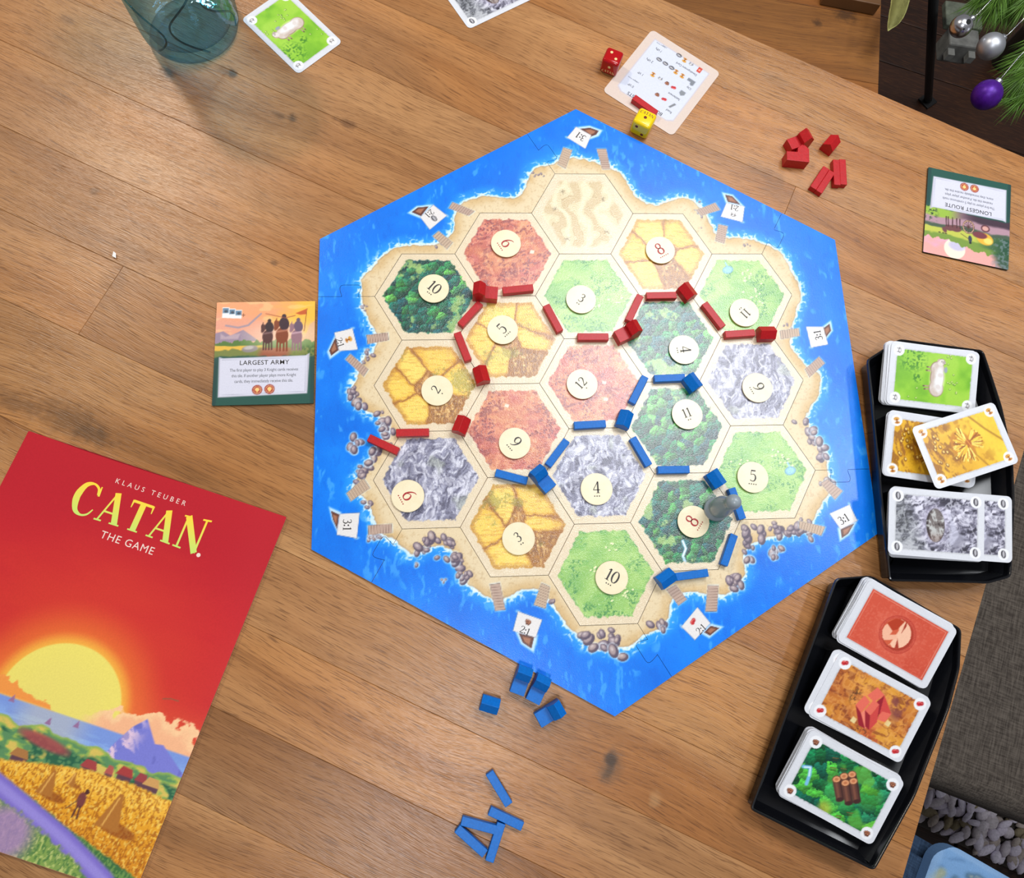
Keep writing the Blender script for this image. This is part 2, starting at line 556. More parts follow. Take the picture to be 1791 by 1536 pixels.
rnd = random.Random(3)
floor = empty('floor', (0.2, 0, -0.75)); floor['kind'] = 'structure'
fa = math.radians(-20)
fb = box_mesh('floor_board', 2.4, 0.118, 0.02, 0.0015, 1)
fb.materials.append(M_FLOOR)
for i in range(-12, 20):
    for j in (-1, 0):
        off = 0.7 if i % 2 else 0.0
        o = link('floor_board', fb, None, floor)
        lx = j * 2.405 + 1.2 + off; ly = i * 0.12
        o.location = (lx * math.cos(fa) - ly * math.sin(fa), lx * math.sin(fa) + ly * math.cos(fa), -0.01)
        o.rotation_euler = (0, 0, fa)
        t = rnd.uniform(0.8, 1.15); o.color = (t, t, t, 1)
fsub = link('floor_underlay', box_mesh('floor_underlay', 5.2, 4.4, 0.02), solid('floor_underlay', (16, 9, 6), 0.9), floor, (0.3, 0.2, -0.031))

table = empty('dining_table', (table_xy(0, 0)[0], table_xy(0, 0)[1], -0.75))
tag(table, 'large plank-topped wooden dining table carrying the whole board game', 'table')
VS = [391.0, 326, 258, 187.5, 128.5, 62, -11, -79, -147, -231, -291, -353, -414, -476, -540]
tones = [(1.0, .96, .90), (1.06, 1.03, .98), (.98, .95, .92), (1.0, .99, .98), (.98, .92, .84), (.98, .95, .93), (1.0, .96, .90), (.92, .88, .85), (1.06, 1.05, 1.0),
         (.97, .91, .84), (1.06, 1.06, 1.06), (.82, .81, .83), (1.02, .98, .92), (1.0, 1, 1)]
ends = {2: [95.0], 7: [-398.0]}
U0, U1 = -830.0, 361.0
for i in range(len(VS) - 1):
    v1, v0 = VS[i], VS[i + 1]
    cuts = [U0] + ends.get(i, []) + [U1]
    for k in range(len(cuts) - 1):
        a, c = cuts[k], cuts[k + 1]
        me = box_mesh('plank', (c - a - 0.12) * MM, (v1 - v0 - 0.16) * MM, 0.03, 0.00025, 1)
        x, y = table_xy((a + c) / 2, (v0 + v1) / 2)
        o = link('plank', me, M_TABLE, table, (x, y, 0.735), (0, 0, TANG))
        d = rnd.uniform(-.05, .05) if k else 0
        t = tones[i]
        o.color = (t[0] + d, t[1] + d * 1.1, t[2] + d * 1.2, 1)
M_TDARK = solid('table_frame_wood', (112, 74, 42), 0.6, noise=.15, nscale=60)
x, y = table_xy((U0 + U1) / 2, (391 - 540) / 2)
link('apron', box_mesh('apron', 1.06, 0.80, 0.06, 0.002), M_TDARK, table, (x, y, 0.689), (0, 0, TANG))
lg = box_mesh('leg', 0.07, 0.07, 0.659, 0.004); lg.materials.append(M_TDARK)
for u_, v_ in ((-770, 330), (300, 330), (-770, -480), (300, -480)):
    x, y = table_xy(u_, v_)
    link('leg', lg, None, table, (x, y, 0.3295), (0, 0, TANG))

# side table beyond the dining table (lower)
sa = math.radians(-10.5)
st = empty('side_table', (0.149, 0.785, -0.75), sa)
tag(st, 'lower brown wooden side table beyond the dining table edge', 'table')
for i in range(5):
    o = link('plank', box_mesh('plank', 0.74, 0.1095, 0.03, 0.0006, 1), M_BENCH, st, (0, -0.27 + i * 0.11, 0.485))
    t = (1.0, .93, 1.06, .95, 1.0)[i]; o.color = (t, t, t, 1)
lg = box_mesh('leg', 0.06, 0.06, 0.47, 0.003); lg.materials.append(M_TDARK)
for sx in (-1, 1):
    for sy in (-1, 1):
        link('leg', lg, None, st, (sx * 0.32, sy * 0.22 - 0.05, 0.235))

# ------------------------------------------------------------------ board geometry (mm)
ZB = 2.2
S = 45.6; HH = S * math.sqrt(3)
def tile_c(c, r):
    n = 5 - abs(c)
    return 1.5 * S * c, ((n - 1) / 2 - r) * HH
def tv(c, r, k, s=S):
    x, y = tile_c(c, r); a = math.radians(60 * k)
    return x + s * math.cos(a), y + s * math.sin(a)
OUT = 265.0
def rot2(p, a):
    c, s = math.cos(a), math.sin(a)
    return (p[0] * c - p[1] * s, p[0] * s + p[1] * c)
B = lambda x, y: tuple(at(x, y, ZB)[:2])

def cr_(x0, y0, s, pts):
    return [B(x0 + s * a, y0 + s * b) for a, b in pts]
c1 = lambda p: cr_(540, 340, .19536, p)
c2 = lambda p: cr_(780, 180, .19536, p)
c3 = lambda p: cr_(1050, 180, .2401, p)
c5 = lambda p: cr_(1060, 460, .24567, p)
c6 = lambda p: cr_(540, 600, .19536, p)
c8 = lambda p: cr_(1080, 720, .25684, p)
cA = lambda p: cr_(540, 800, .18234, p)
cB = lambda p: cr_(780, 980, .29034, p)

COAST = (c2([(1130, 490), (1000, 510), (960, 560), (850, 570), (770, 610), (735, 670), (715, 745), (680, 810), (620, 855), (500, 850), (380, 830), (250, 850), (130, 890), (75, 1010)])
         + c1([(1310, 300), (1270, 370), (1200, 430), (1110, 455), (1000, 460), (880, 450), (780, 470), (700, 520), (620, 610), (560, 670), (500, 720), (465, 790), (480, 870), (480, 960), (500, 1060), (560, 1160), (605, 1230), (625, 1290), (610, 1340), (590, 1420)])
         + c6([(510, 110), (480, 200), (440, 300), (400, 380), (375, 470), (430, 540), (520, 600), (610, 640), (690, 720), (740, 790), (690, 850), (600, 950), (570, 1030), (520, 1110), (440, 1200)])
         + cA([(430, 310), (500, 370), (560, 420), (600, 500), (620, 580), (640, 640), (680, 740), (780, 760), (850, 800), (900, 870), (960, 920), (1030, 930), (1110, 880), (1200, 850), (1300, 850), (1380, 900), (1410, 990), (1440, 1090), (1500, 1190), (1600, 1270), (1700, 1330)])
         + cB([(300, 235), (360, 225), (440, 185), (540, 165), (600, 200), (640, 260), (690, 330), (730, 400), (790, 450), (860, 510), (950, 530), (1050, 530), (1130, 505), (1180, 460), (1250, 430), (1320, 390), (1345, 320), (1350, 250), (1390, 205), (1440, 190), (1560, 200), (1650, 210), (1720, 190)])
         + c8([(790, 1190), (850, 1150), (870, 1080), (850, 1000), (880, 930), (950, 880), (1050, 850), (1150, 840), (1250, 820), (1330, 770), (1350, 690), (1400, 610), (1450, 540), (1440, 460), (1430, 390), (1420, 310), (1390, 230), (1340, 180), (1310, 110)])
         + c5([(1420, 1110), (1430, 1060), (1500, 970), (1530, 870), (1520, 790), (1470, 750), (1420, 740), (1350, 650), (1300, 580), (1310, 500), (1330, 430), (1350, 340), (1390, 260), (1370, 160), (1330, 70)])
         + c3([(1380, 1200), (1340, 1120), (1270, 1060), (1170, 1020), (1080, 985), (990, 985), (920, 985), (840, 960), (800, 880), (770, 810), (700, 740), (650, 700), (590, 685), (530, 710), (440, 740), (350, 745), (280, 700), (230, 650), (200, 590), (160, 530), (100, 480)])
         + c2([(1400, 560), (1350, 530), (1200, 500)]))
def smooth_closed(p, n=3):
    p = np.asarray(p)
    for _ in range(n - 1):
        q = 0.75 * p + 0.25 * np.roll(p, -1, 0); r = 0.25 * p + 0.75 * np.roll(p, -1, 0)
        p = np.stack([q, r], 1).reshape(-1, 2)
    return p
COAST = smooth_closed(COAST, 2)

DOCKS = [c2([(1050, 400), (1130, 425), (1070, 585), (1000, 545)]), c2([(1350, 415), (1435, 415), (1470, 590), (1400, 590)]),
         c1([(1255, 125), (1290, 70), (1480, 150), (1430, 190)]), c1([(1110, 375), (1165, 330), (1285, 430), (1235, 490)]),
         c1([(520, 1260), (530, 1340), (712, 1305), (705, 1240)]), c6([(330, 150), (375, 100), (530, 235), (490, 295)]),
         c6([(340, 1345), (380, 1415), (545, 1300), (490, 1215)]), cA([(570, 655), (575, 745), (797, 722), (792, 640)]),
         cB([(265, 150), (325, 140), (357, 297), (297, 303)]), cB([(575, 140), (625, 162), (600, 290), (530, 268)]),
         cB([(1330, 180), (1385, 150), (1450, 235), (1400, 272)]), cB([(1578, 155), (1640, 155), (1632, 307), (1563, 307)]),
         c8([(1240, 745), (1412, 785), (1385, 845), (1238, 795)]), c8([(1385, 490), (1430, 462), (1532, 540), (1480, 600)]),
         c5([(1515, 668), (1557, 715), (1450, 812), (1418, 755)]), c5([(1240, 482), (1370, 465), (1378, 520), (1245, 542)]),
         c3([(860, 885), (928, 900), (902, 1022), (838, 1002)]), c3([(700, 780), (835, 728), (872, 780), (735, 822)])]
# sails, hulls, ratio text centre + reading direction, cargo icon
SHIPS = [
    dict(s=c2([(1165, 215), (1300, 290), (1248, 410), (1085, 310)]), h=c2([(1200, 232), (1290, 222), (1368, 250), (1345, 285), (1290, 305)]), t='3:1', p=c2([(1240, 325), (1172, 282)]), i=None),
    dict(s=c1([(1115, 95), (1235, 190), (1085, 315), (1000, 205)]), h=c1([(920, 160), (975, 118), (1075, 108), (1005, 195)]), t='2:1', p=c1([(1110, 148), (1055, 195)]), i=('ore', c1([(1122, 215)])[0])),
    dict(s=c1([(230, 1240), (390, 1200), (438, 1390), (275, 1402)]), h=c1([(240, 1280), (268, 1395), (200, 1445), (183, 1400)]), t='2:1', p=c1([(268, 1290), (292, 1360)]), i=('wheat', c1([(358, 1300)])[0])),
    dict(s=cA([(300, 545), (487, 533), (460, 775), (270, 742)]), h=cA([(212, 512), (292, 548), (272, 690), (232, 600)]), t='3:1', p=cA([(372, 595), (368, 700)]), i=None),
    dict(s=cB([(435, 310), (578, 360), (540, 465), (405, 425)]), h=cB([(438, 440), (532, 462), (515, 533), (462, 497)]), t='2:1', p=cB([(450, 412), (502, 436)]), i=('wood', cB([(495, 372)])[0])),
    dict(s=cB([(1515, 285), (1592, 380), (1500, 480), (1420, 400)]), h=cB([(1555, 435), (1595, 395), (1648, 408), (1590, 455)]), t='2:1', p=cB([(1516, 436), (1556, 396)]), i=('brick', cB([(1490, 370)])[0])),
    dict(s=c8([(1580, 635), (1632, 742), (1520, 802), (1445, 695)]), h=c8([(1518, 800), (1612, 762), (1572, 832), (1528, 862)]), t='3:1', p=c8([(1505, 752), (1573, 712)]), i=None),
    dict(s=c5([(1425, 455), (1545, 455), (1580, 580), (1460, 602)]), h=c5([(1543, 468), (1592, 432), (1602, 482), (1562, 535)]), t='3:1', p=c5([(1518, 545), (1500, 485)]), i=None),
    dict(s=c3([(918, 730), (1050, 755), (1035, 868), (878, 828)]), h=c3([(908, 668), (962, 680), (1022, 742), (928, 722)]), t='2:1', p=c3([(1005, 772), (950, 758)]), i=('sheep', c3([(968, 815)])[0])),
]

def icon(P, kind, x, y, k=1.0, ang=0.0):
    """small printed resource symbol of about 5 mm * k"""
    def q(pts): return [(x + k * rot2(p, ang)[0], y + k * rot2(p, ang)[1]) for p in pts]
    if kind == 'ore':
        P.ell(x, y, 1.7 * k, 2.5 * k, (70, 68, 74), ang, .3)
        P.ell(x + .2 * k, y + .2 * k, 1.0 * k, 1.7 * k, (150, 148, 152), ang, .5)
        P.line(q([(-.2, -1.5), (.3, 1.6)]), .5 * k, (215, 215, 220), .3)
    elif kind == 'wheat':
        P.ell(*q([(-.2, 1.0)])[0], 1.9 * k, 1.2 * k, (206, 142, 48), ang, .35)
        P.ell(*q([(.2, -1.5)])[0], 1.7 * k, .8 * k, (196, 126, 40), ang, .35)
        P.line(q([(0, 1), (0, -1.5)]), .9 * k, (150, 84, 28), .3)
        P.line(q([(-1.2, 1.2), (1.2, 1.2)]), .4 * k, (236, 190, 90), .3)
    elif kind == 'wood':
        for a, b in ((-1.1, .2), (0, .5), (1.1, .2), (-.5, -.8), (.6, -.8)):
            P.ell(*q([(a, b)])[0], .85 * k, 1.1 * k, (104, 58, 42), ang, .25)
            P.ell(*q([(a, b + .4)])[0], .45 * k, .45 * k, (196, 130, 96), ang, .25)
    elif kind == 'brick':
        P.ell(*q([(-.7, 0)])[0], 1.5 * k, 1.4 * k, (196, 44, 48), ang + .5, .3)
        P.ell(*q([(.9, .5)])[0], 1.2 * k, 1.3 * k, (178, 34, 44), ang - .4, .3)
        P.line(q([(-1.4, .6), (-.1, .9)]), .5 * k, (238, 130, 120), .3)
        P.line(q([(.6, 1.0), (1.3, .4)]), .4 * k, (236, 120, 112), .3)
    elif kind == 'sheep':
        P.ell(*q([(.1, .5)])[0], 1.75 * k, 1.05 * k, (120, 114, 112), ang, .25); P.ell(*q([(.1, .5)])[0], 1.3 * k, .68 * k, (228, 226, 226), ang, .25)
        for a in ([(-1.0, .3), (-1.3, -1.3)], [(.9, .4), (1.2, -1.2)], [(-1.6, .4), (-2.0, 0)]):
            P.line(q(a), .38 * k, (70, 66, 66), .25)

ROCKS = []
_rr = random.Random(11)
def rocks(pts, n, sp, r0, r1):
    for _ in range(n):
        a = _rr.randrange(len(pts) - 1); t = _rr.random()
        x = pts[a][0] * (1 - t) + pts[a + 1][0] * t + _rr.gauss(0, sp); y = pts[a][1] * (1 - t) + pts[a + 1][1] * t + _rr.gauss(0, sp)
        ROCKS.append((x, y, _rr.uniform(r0, r1), _rr.uniform(0, 3), _rr.random()))
rocks(c6([(400, 420), (400, 490)]), 9, 3, 2, 4); rocks(c6([(640, 640), (690, 720), (720, 800), (620, 960), (520, 1110), (440, 1200)]), 40, 2.4, 1.6, 4)
rocks(c6([(440, 520), (530, 660)]), 3, 2.5, 2, 5); rocks(c6([(450, 850), (430, 950)]), 6, 2.5, 2, 4)
rocks(c1([(560, 1410), (520, 1490)]), 6, 2, 1.4, 3); rocks(c1([(1250, 440), (1120, 450)]), 5, 1.6, .8, 1.8); rocks(c1([(490, 960), (500, 1040)]), 5, 1.2, .8, 1.8)
rocks(cA([(590, 400), (590, 450)]), 4, 2, 1.5, 3); rocks(cA([(570, 770), (690, 760)]), 9, 1.4, 1.2, 2.4); rocks(cA([(1000, 900), (1100, 840), (1250, 790), (1370, 840), (1430, 980), (1450, 1080), (1530, 1190)]), 34, 2.4, 1.8, 4.6)
rocks(cA([(1035, 1030), (1045, 1045)]), 2, .8, 1, 1.8); rocks(cA([(1285, 1165), (1300, 1180)]), 3, 1, 1, 1.8); rocks(cA([(1080, 930), (1340, 1000)]), 2, 1, 2, 3)
rocks(cB([(840, 450), (900, 490), (990, 480), (1080, 510)]), 18, 4, 2.5, 5.5); rocks(cB([(1240, 425), (1310, 380)]), 6, 2.5, 2, 4); rocks(cB([(630, 235), (650, 245)]), 3, 1.4, 1.5, 2.5)
rocks(c8([(800, 1110), (840, 1180), (790, 1190)]), 9, 4, 2, 4.5); rocks(c8([(850, 900), (900, 820), (1050, 810), (1200, 800), (1350, 810)]), 34, 3, 2, 5)
rocks(c8([(890, 990), (900, 1000)]), 4, 2.5, 2.5, 4.5); rocks(c8([(1050, 960), (1120, 930)]), 7, 3, 2, 4); rocks(c8([(1280, 60), (1310, 160), (1380, 260), (1400, 320)]), 18, 3, 2, 4.5); rocks(c8([(1400, 470), (1500, 520)]), 9, 3, 1.6, 3)
rocks(c3([(1060, 1020), (1090, 1030)]), 3, 1.5, .8, 1.6); rocks(c3([(690, 740), (840, 980)]), 5, 3, .7, 1.4); rocks(c2([(800, 640), (890, 630)]), 6, 2, .7, 1.4); rocks(c5([(1260, 440), (1330, 460)]), 5, 3, .8, 1.8)

def paint_sea(P):
    x, y = P.x, P.y
    sd, _, _ = poly_sd(x, y, COAST)
    wob = (fbm(x / 4.5, y / 4.5, 3, 3) - .5) * 3.2
    d = sd + wob
    n1 = fbm(x / 30, y / 30, 5, 4); n2 = fbm(x / 3.2 + n1 * 4, y / 9, 9, 3)
    sea = np.array([0, 120, 234.0]); P.c[:] = sea
    P.mix(sstep(.45, .75, n1) * .6, (0, 108, 220))
    P.mix(sstep(.5, .2, n1) * .35, (22, 146, 252))
    P.mix(sstep(.60, .74, n2) * .45 * sstep(.42, .6, fbm(x / 18, y / 18, 21, 3)), (112, 190, 252))
    P.mix(sstep(.36, .24, n2) * .18, (0, 88, 206))
    # shallows and foam around the coast
    P.mix(sstep(13, 1, d) * .55, (70, 182, 248))
    f1 = ridged(x / 5 + n1 * 3, y / 5, 31, 3)
    P.mix(sstep(.74, .86, f1) * sstep(9.5, 2.0, d) * .9, (226, 244, 252))
    P.mix(sstep(2.6, 1.0, d + (fbm(x / 2, y / 2, 41, 2) - .5) * 2.5) * .85, (232, 246, 252))
    # sand
    sand = sstep(.5, -.5, d)
    n3 = fbm(x / 12, y / 12, 51, 4); n4 = fbm(x / 1.6, y / 1.6, 57, 2)
    P.mix(sand, (226, 206, 168))
    P.mix(sand * sstep(-11, -1.0, d) * .75 * sstep(.3, .7, n3 + .15), (206, 171, 116))
    P.mix(sand * sstep(.62, .8, n4) * .3, (176, 142, 96))
    P.mix(sand * sstep(-1.4, -.2, d) * .5, (150, 128, 104))
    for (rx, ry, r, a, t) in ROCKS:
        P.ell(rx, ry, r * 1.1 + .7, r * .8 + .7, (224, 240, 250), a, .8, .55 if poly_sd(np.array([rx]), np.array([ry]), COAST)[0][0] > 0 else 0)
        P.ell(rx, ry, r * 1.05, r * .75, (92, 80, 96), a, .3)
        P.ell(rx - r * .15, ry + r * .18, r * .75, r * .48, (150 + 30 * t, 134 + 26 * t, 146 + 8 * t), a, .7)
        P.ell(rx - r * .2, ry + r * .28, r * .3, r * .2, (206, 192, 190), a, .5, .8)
    for k, dq in enumerate(DOCKS):
        q = np.array(dq)
        ctr = q.mean(0)
        # long axis of the jetty
        e1 = (q[1] + q[2]) / 2 - (q[0] + q[3]) / 2; e2 = (q[2] + q[3]) / 2 - (q[0] + q[1]) / 2
        la = e1 if np.linalg.norm(e1) > np.linalg.norm(e2) else e2
        sh = e2 if la is e1 else e1
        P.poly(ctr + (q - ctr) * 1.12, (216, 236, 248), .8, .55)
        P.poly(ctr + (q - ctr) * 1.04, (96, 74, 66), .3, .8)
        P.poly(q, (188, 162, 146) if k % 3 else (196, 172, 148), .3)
        nl = max(5, int(np.linalg.norm(la) / 2.1))
        for j in range(1, nl):
            t = j / nl - .5
            c = ctr + la * t
            P.line([c - sh * .47, c + sh * .47], .4, (120, 94, 84), .3, .75)
    for sdic in SHIPS:
        s_ = np.array(sdic['s']); h_ = np.array(sdic['h'])
        allc = np.concatenate([s_, h_]).mean(0)
        hc = h_.mean(0)
        P.poly(hc + (h_ - hc) * 1.5, (224, 242, 252), 1.2, .85)
        P.poly(h_, (96, 56, 46), .35)
        P.poly(hc + (h_ - hc) * .55, (166, 112, 84), .6)
        ang = math.atan2(*(s_[1] - s_[0])[::-1])
        far = s_[np.argmax(((s_ - hc) ** 2).sum(1))]
        P.ell(far[0], far[1], 2.2, 1.2, (200, 226, 244), ang, .6, .6)
        sc = s_.mean(0)
        P.poly(sc + (s_ - sc) * 1.05, (120, 120, 140), .4, .6)
        P.poly(s_, (226, 222, 220), .3)
        if sdic['i']:
            p0, p1 = np.array(sdic['p'][0]), np.array(sdic['p'][1])
            icon(P, sdic['i'][0], sdic['i'][1][0], sdic['i'][1][1], 1.25, math.atan2(*(p1 - p0)[::-1]))

M_BOARD = print_mat('board_print', rough=0.28, spec=0.5, linen=0.22, grain=0.05)
M_TILE = print_mat('tile_print', rough=0.24, spec=0.9, linen=0.5, grain=0.08)

# six jigsaw-jointed sea frame pieces
KN = [(0, 0), (19.6, 0), (18.2, 5.5), (18.0, 8.2), (18.9, 10.0), (20.8, 10.5), (33.0, 10.5), (34.8, 9.8), (35.5, 8.2), (35.0, 6.0), (33.2, 0), (47.1, 0)]
XL = -OUT * math.cos(math.pi / 6)
joint = [(XL + t, HH + s) for t, s in KN]                # left joint, outer edge -> island
jr = [rot2(p, -math.pi / 3) for p in joint]              # next joint clockwise
inner = [tv(-2, 0, 2), tv(-2, 0, 1), tv(-1, 0, 2), tv(-1, 0, 1)]
piece = joint + inner + jr[::-1] + [(XL, OUT / 2)]
piece = inset_poly(piece, 0.16)
FL = ['blue sea frame piece with the stone-cargo ship at the board upper left', 'blue sea frame piece at the top corner with ships reading 3:1 and sheep',
      'blue sea frame piece on the right edge beside the upper card tray', 'blue sea frame piece at the lower right with brick-cargo and 3:1 ships',
      'blue sea frame piece at the bottom corner with the log-cargo ship', 'blue sea frame piece on the left edge with grain-cargo and 3:1 ships']
frames = []
for k in range(6):
    a = -math.pi / 3 * k
    pl = np.array([rot2(p, a) for p in piece])
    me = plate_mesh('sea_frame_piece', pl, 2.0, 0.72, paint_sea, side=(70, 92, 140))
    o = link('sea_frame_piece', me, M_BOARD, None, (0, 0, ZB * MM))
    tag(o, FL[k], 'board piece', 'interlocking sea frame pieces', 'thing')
    frames.append((o, pl))

# ------------------------------------------------------------------ terrain tiles
def hex_edge(x, y):
    m = np.full(x.shape, -1e9)
    for k in range(6):
        a = math.radians(30 + 60 * k)
        m = np.maximum(m, x * math.cos(a) + y * math.sin(a))
    return HH / 2 - m                                   # distance in from the edge
def paint_tile(kind, seed, extra=None):
    def f(P):
        x, y = P.x, P.y
        e = hex_edge(x, y)
        X = x + seed * 137.0; Y = y - seed * 71.0
        P.c[:] = (226, 208, 176)
        P.mix(sstep(.45, .8, fbm(X / 8, Y / 8, 2, 3)) * .3, (216, 194, 158))
        edge = 6.2 + (fbm(X / 3, Y / 3, 4, 3) - .5) * 3.4
        m = sstep(edge - .5, edge + .5, e)
        Q = Paint(x, y)
        big = fbm(X / 17, Y / 17, 6, 3); fine = fbm(X / 1.5, Y / 1.5, 8, 2); mid = fbm(X / 5, Y / 5, 10, 3)
        if kind == 'forest':
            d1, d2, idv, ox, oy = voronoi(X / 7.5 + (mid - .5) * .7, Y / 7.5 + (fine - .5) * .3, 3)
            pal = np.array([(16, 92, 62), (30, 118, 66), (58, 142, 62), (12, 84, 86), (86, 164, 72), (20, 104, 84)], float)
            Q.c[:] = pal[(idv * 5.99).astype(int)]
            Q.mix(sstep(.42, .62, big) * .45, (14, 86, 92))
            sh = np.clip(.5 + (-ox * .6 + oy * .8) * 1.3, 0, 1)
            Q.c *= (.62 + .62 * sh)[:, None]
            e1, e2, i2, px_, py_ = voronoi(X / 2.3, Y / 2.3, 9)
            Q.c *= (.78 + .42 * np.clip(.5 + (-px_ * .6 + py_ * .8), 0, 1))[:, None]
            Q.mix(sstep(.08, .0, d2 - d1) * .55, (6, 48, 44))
            Q.mix(sstep(.72, .8, big + fine * .15) * .8, (168, 196, 110))
        elif kind == 'pasture':
            Q.c[:] = (146, 194, 98)
            Q.mix(sstep(.45, .7, big) * .8, (170, 208, 116)); Q.mix(sstep(.5, .25, big) * .7, (122, 178, 90))
            Q.mix(sstep(.6, .72, fbm(X / 9, Y / 3, 15, 3)) * .35, (96, 168, 76))
            tf = sstep(.55, .7, fbm(X / 9, Y / 9, 25, 2)) * sstep(.52, .62, fbm(X / 1.1, Y / 1.1, 27, 2))
            Q.mix(tf * .75, (58, 130, 66)); Q.mix(sstep(8.5, 6, e) * sstep(.5, .6, fine) * .6, (70, 140, 74))
            r_ = random.Random(seed)
            for g in range(4):
                cx, cy = rot2((r_.uniform(8, 24), 0), r_.uniform(0, 6.3))
                for j in range(r_.randint(4, 8)):
                    a, b = cx + r_.gauss(0, 3.6), cy + r_.gauss(0, 2.6)
                    Q.ell(a + .5, b - .5, 1.0, .6, (70, 136, 60), 0, .4, .8)
                    Q.ell(a, b, .95, .7, (240, 240, 186), r_.uniform(-.6, .6), .35)
        elif kind == 'wheat':
            r_ = random.Random(seed * 7 + 1)
            sites = [rot2((r_.uniform(12, 27), 0), 6.283 * (k + r_.uniform(-.3, .3)) / 6) for k in range(6)] + [(r_.uniform(-5, 5), r_.uniform(-5, 5))]
            wx = x + (mid - .5) * 3.5; wy = y + (fbm(X / 4, Y / 4, 12, 3) - .5) * 3.5
            D = np.stack([np.hypot(wx - a, wy - b) for a, b in sites], 1)
            o_ = np.argsort(D, 1); ar = np.arange(len(x))
            g = D[ar, o_[:, 1]] - D[ar, o_[:, 0]]; idx = o_[:, 0]
            pal = np.array([(240, 192, 74), (234, 178, 58), (246, 206, 92), (238, 186, 62), (244, 198, 80), (168, 116, 62), (190, 132, 66)], float)
            Q.c[:] = pal[idx]
            Q.mix((idx < 5) * sstep(0, 9, g) * .55, (252, 222, 112))
            str_ = fbm(X / 6, Y / .9, 33, 2)
            Q.mix(sstep(.55, .7, str_) * .4, (196, 134, 44))
            br = (idx >= 5)
            Q.mix(br * sstep(.5, .62, fbm(X / 1.0, Y / 3.5, 35, 2)) * .7, (226, 180, 112)); Q.mix(br * sstep(.5, .38, fbm(X / 1.2, Y / 2, 37, 2)) * .5, (118, 74, 40))
            for j in range(9):
                sx_, sy_ = sites[5]
                Q.ell(sx_ + r_.uniform(-8, 8), sy_ + r_.uniform(-6, 6), .8, .8, (244, 208, 140), 0, .4, .8)
            Q.mix(sstep(1.5, .3, g) * .85, (142, 86, 32)); Q.mix(sstep(2.6, .9, g - fine * 1.2) * .45, (168, 108, 40))
            Q.mix(sstep(10, 6.2, e - fine * 2) * .55, (170, 112, 44))
            Q.mix(sstep(.68, .8, big + (fine - .5) * .3) * .5, (132, 132, 54))
        elif kind == 'brick':
            Q.c[:] = (206, 116, 86)
            Q.mix(sstep(.45, .7, big) * .8, (224, 150, 100)); Q.mix(sstep(.48, .28, big) * .8, (198, 100, 90))
            rg = ridged(X / 8 + mid * 2.0, Y / 6 + mid, 43, 4)
            Q.mix(sstep(.66, .80, rg) * .65 * sstep(.42, .6, fbm(X / 12, Y / 12, 45, 3)), (118, 44, 52))
            Q.mix(sstep(.60, .74, ridged(X / 4 + mid * 2, Y / 4, 47, 3)) * .3, (168, 66, 58))
            Q.mix(sstep(.70, .80, ridged(X / 6 - 30, Y / 5 + 17 + mid * 2, 49, 3)) * .4, (248, 184, 138))
            d1, d2, idv, ox, oy = voronoi(X / 3, Y / 3, 14)
            Q.mix((d1 < .32) * sstep(.56, .62, fbm(X / 10, Y / 10, 52, 2)) * .6, (112, 48, 62))
            r_ = random.Random(seed)
            for j in range(3):
                a, b = rot2((r_.uniform(6, 22), 0), r_.uniform(0, 6.3))
                Q.poly([(a - 2, b - 1), (a + 1.4, b - 1.7), (a + 2.2, b + .8), (a - 1, b + 1.6)], (240, 220, 196), .4, .9)
        elif kind == 'ore':
            wx = X + (big - .5) * 16; wy = Y + (mid - .5) * 8
            h = fbm(wx / 11, wy / 13, 61, 5); hx = fbm((wx - 1.1) / 11, (wy + 1.1) / 13, 61, 5)
            sl = np.clip(.5 + (h - hx) * 6, 0, 1)
            lo = np.array((84, 82, 104.0)); hi = np.array((214, 214, 228.0)); md = np.array((146, 146, 170.0))
            t = sl[:, None]
            Q.c[:] = np.where(t < .5, lo + (md - lo) * t * 2, md + (hi - md) * (t * 2 - 1))
            rg = ridged(wx / 6, wy / 9, 63, 4)
            Q.mix(sstep(.70, .82, rg) * .75, (226, 226, 238)); Q.mix(sstep(.42, .26, rg) * .5, (74, 72, 92))
            Q.mix(sstep(.60, .74, ridged(wx / 2.2, wy / 4, 65, 2)) * .3, (84, 82, 102))
            Q.mix(sstep(.66, .8, big) * .4, (150, 160, 132))
        else:
            Q.c[:] = (218, 200, 158)
            w = np.sin(x / 3.1 + 2.4 * np.sin(y / 9 + .6) + (big - .5) * 9)
            Q.mix(sstep(.2, 1, w) * .6, (236, 224, 188)); Q.mix(sstep(-.1, -.95, w) * .6, (196, 168, 122))
            Q.mix(sstep(-.55, -.4, w) * sstep(-.2, -.4, w) * .6, (176, 146, 98))
            m = m * sstep(5.5, 9.5, e + (mid - .5) * 5)
            r_ = random.Random(4)
            for cx, cy in ((-17, 21), (19, 14), (-15, -25), (21, -18), (-24, 4)):
                for j in range(12):
                    a = r_.uniform(0, 6.3)
                    Q.line([(cx, cy), (cx + 3.0 * math.cos(a), cy + 2.6 * math.sin(a))], .35, (112, 96, 70), .3, .5)
        if extra: extra(Q)
        P.c += m[:, None] * (Q.c - P.c)
    return f

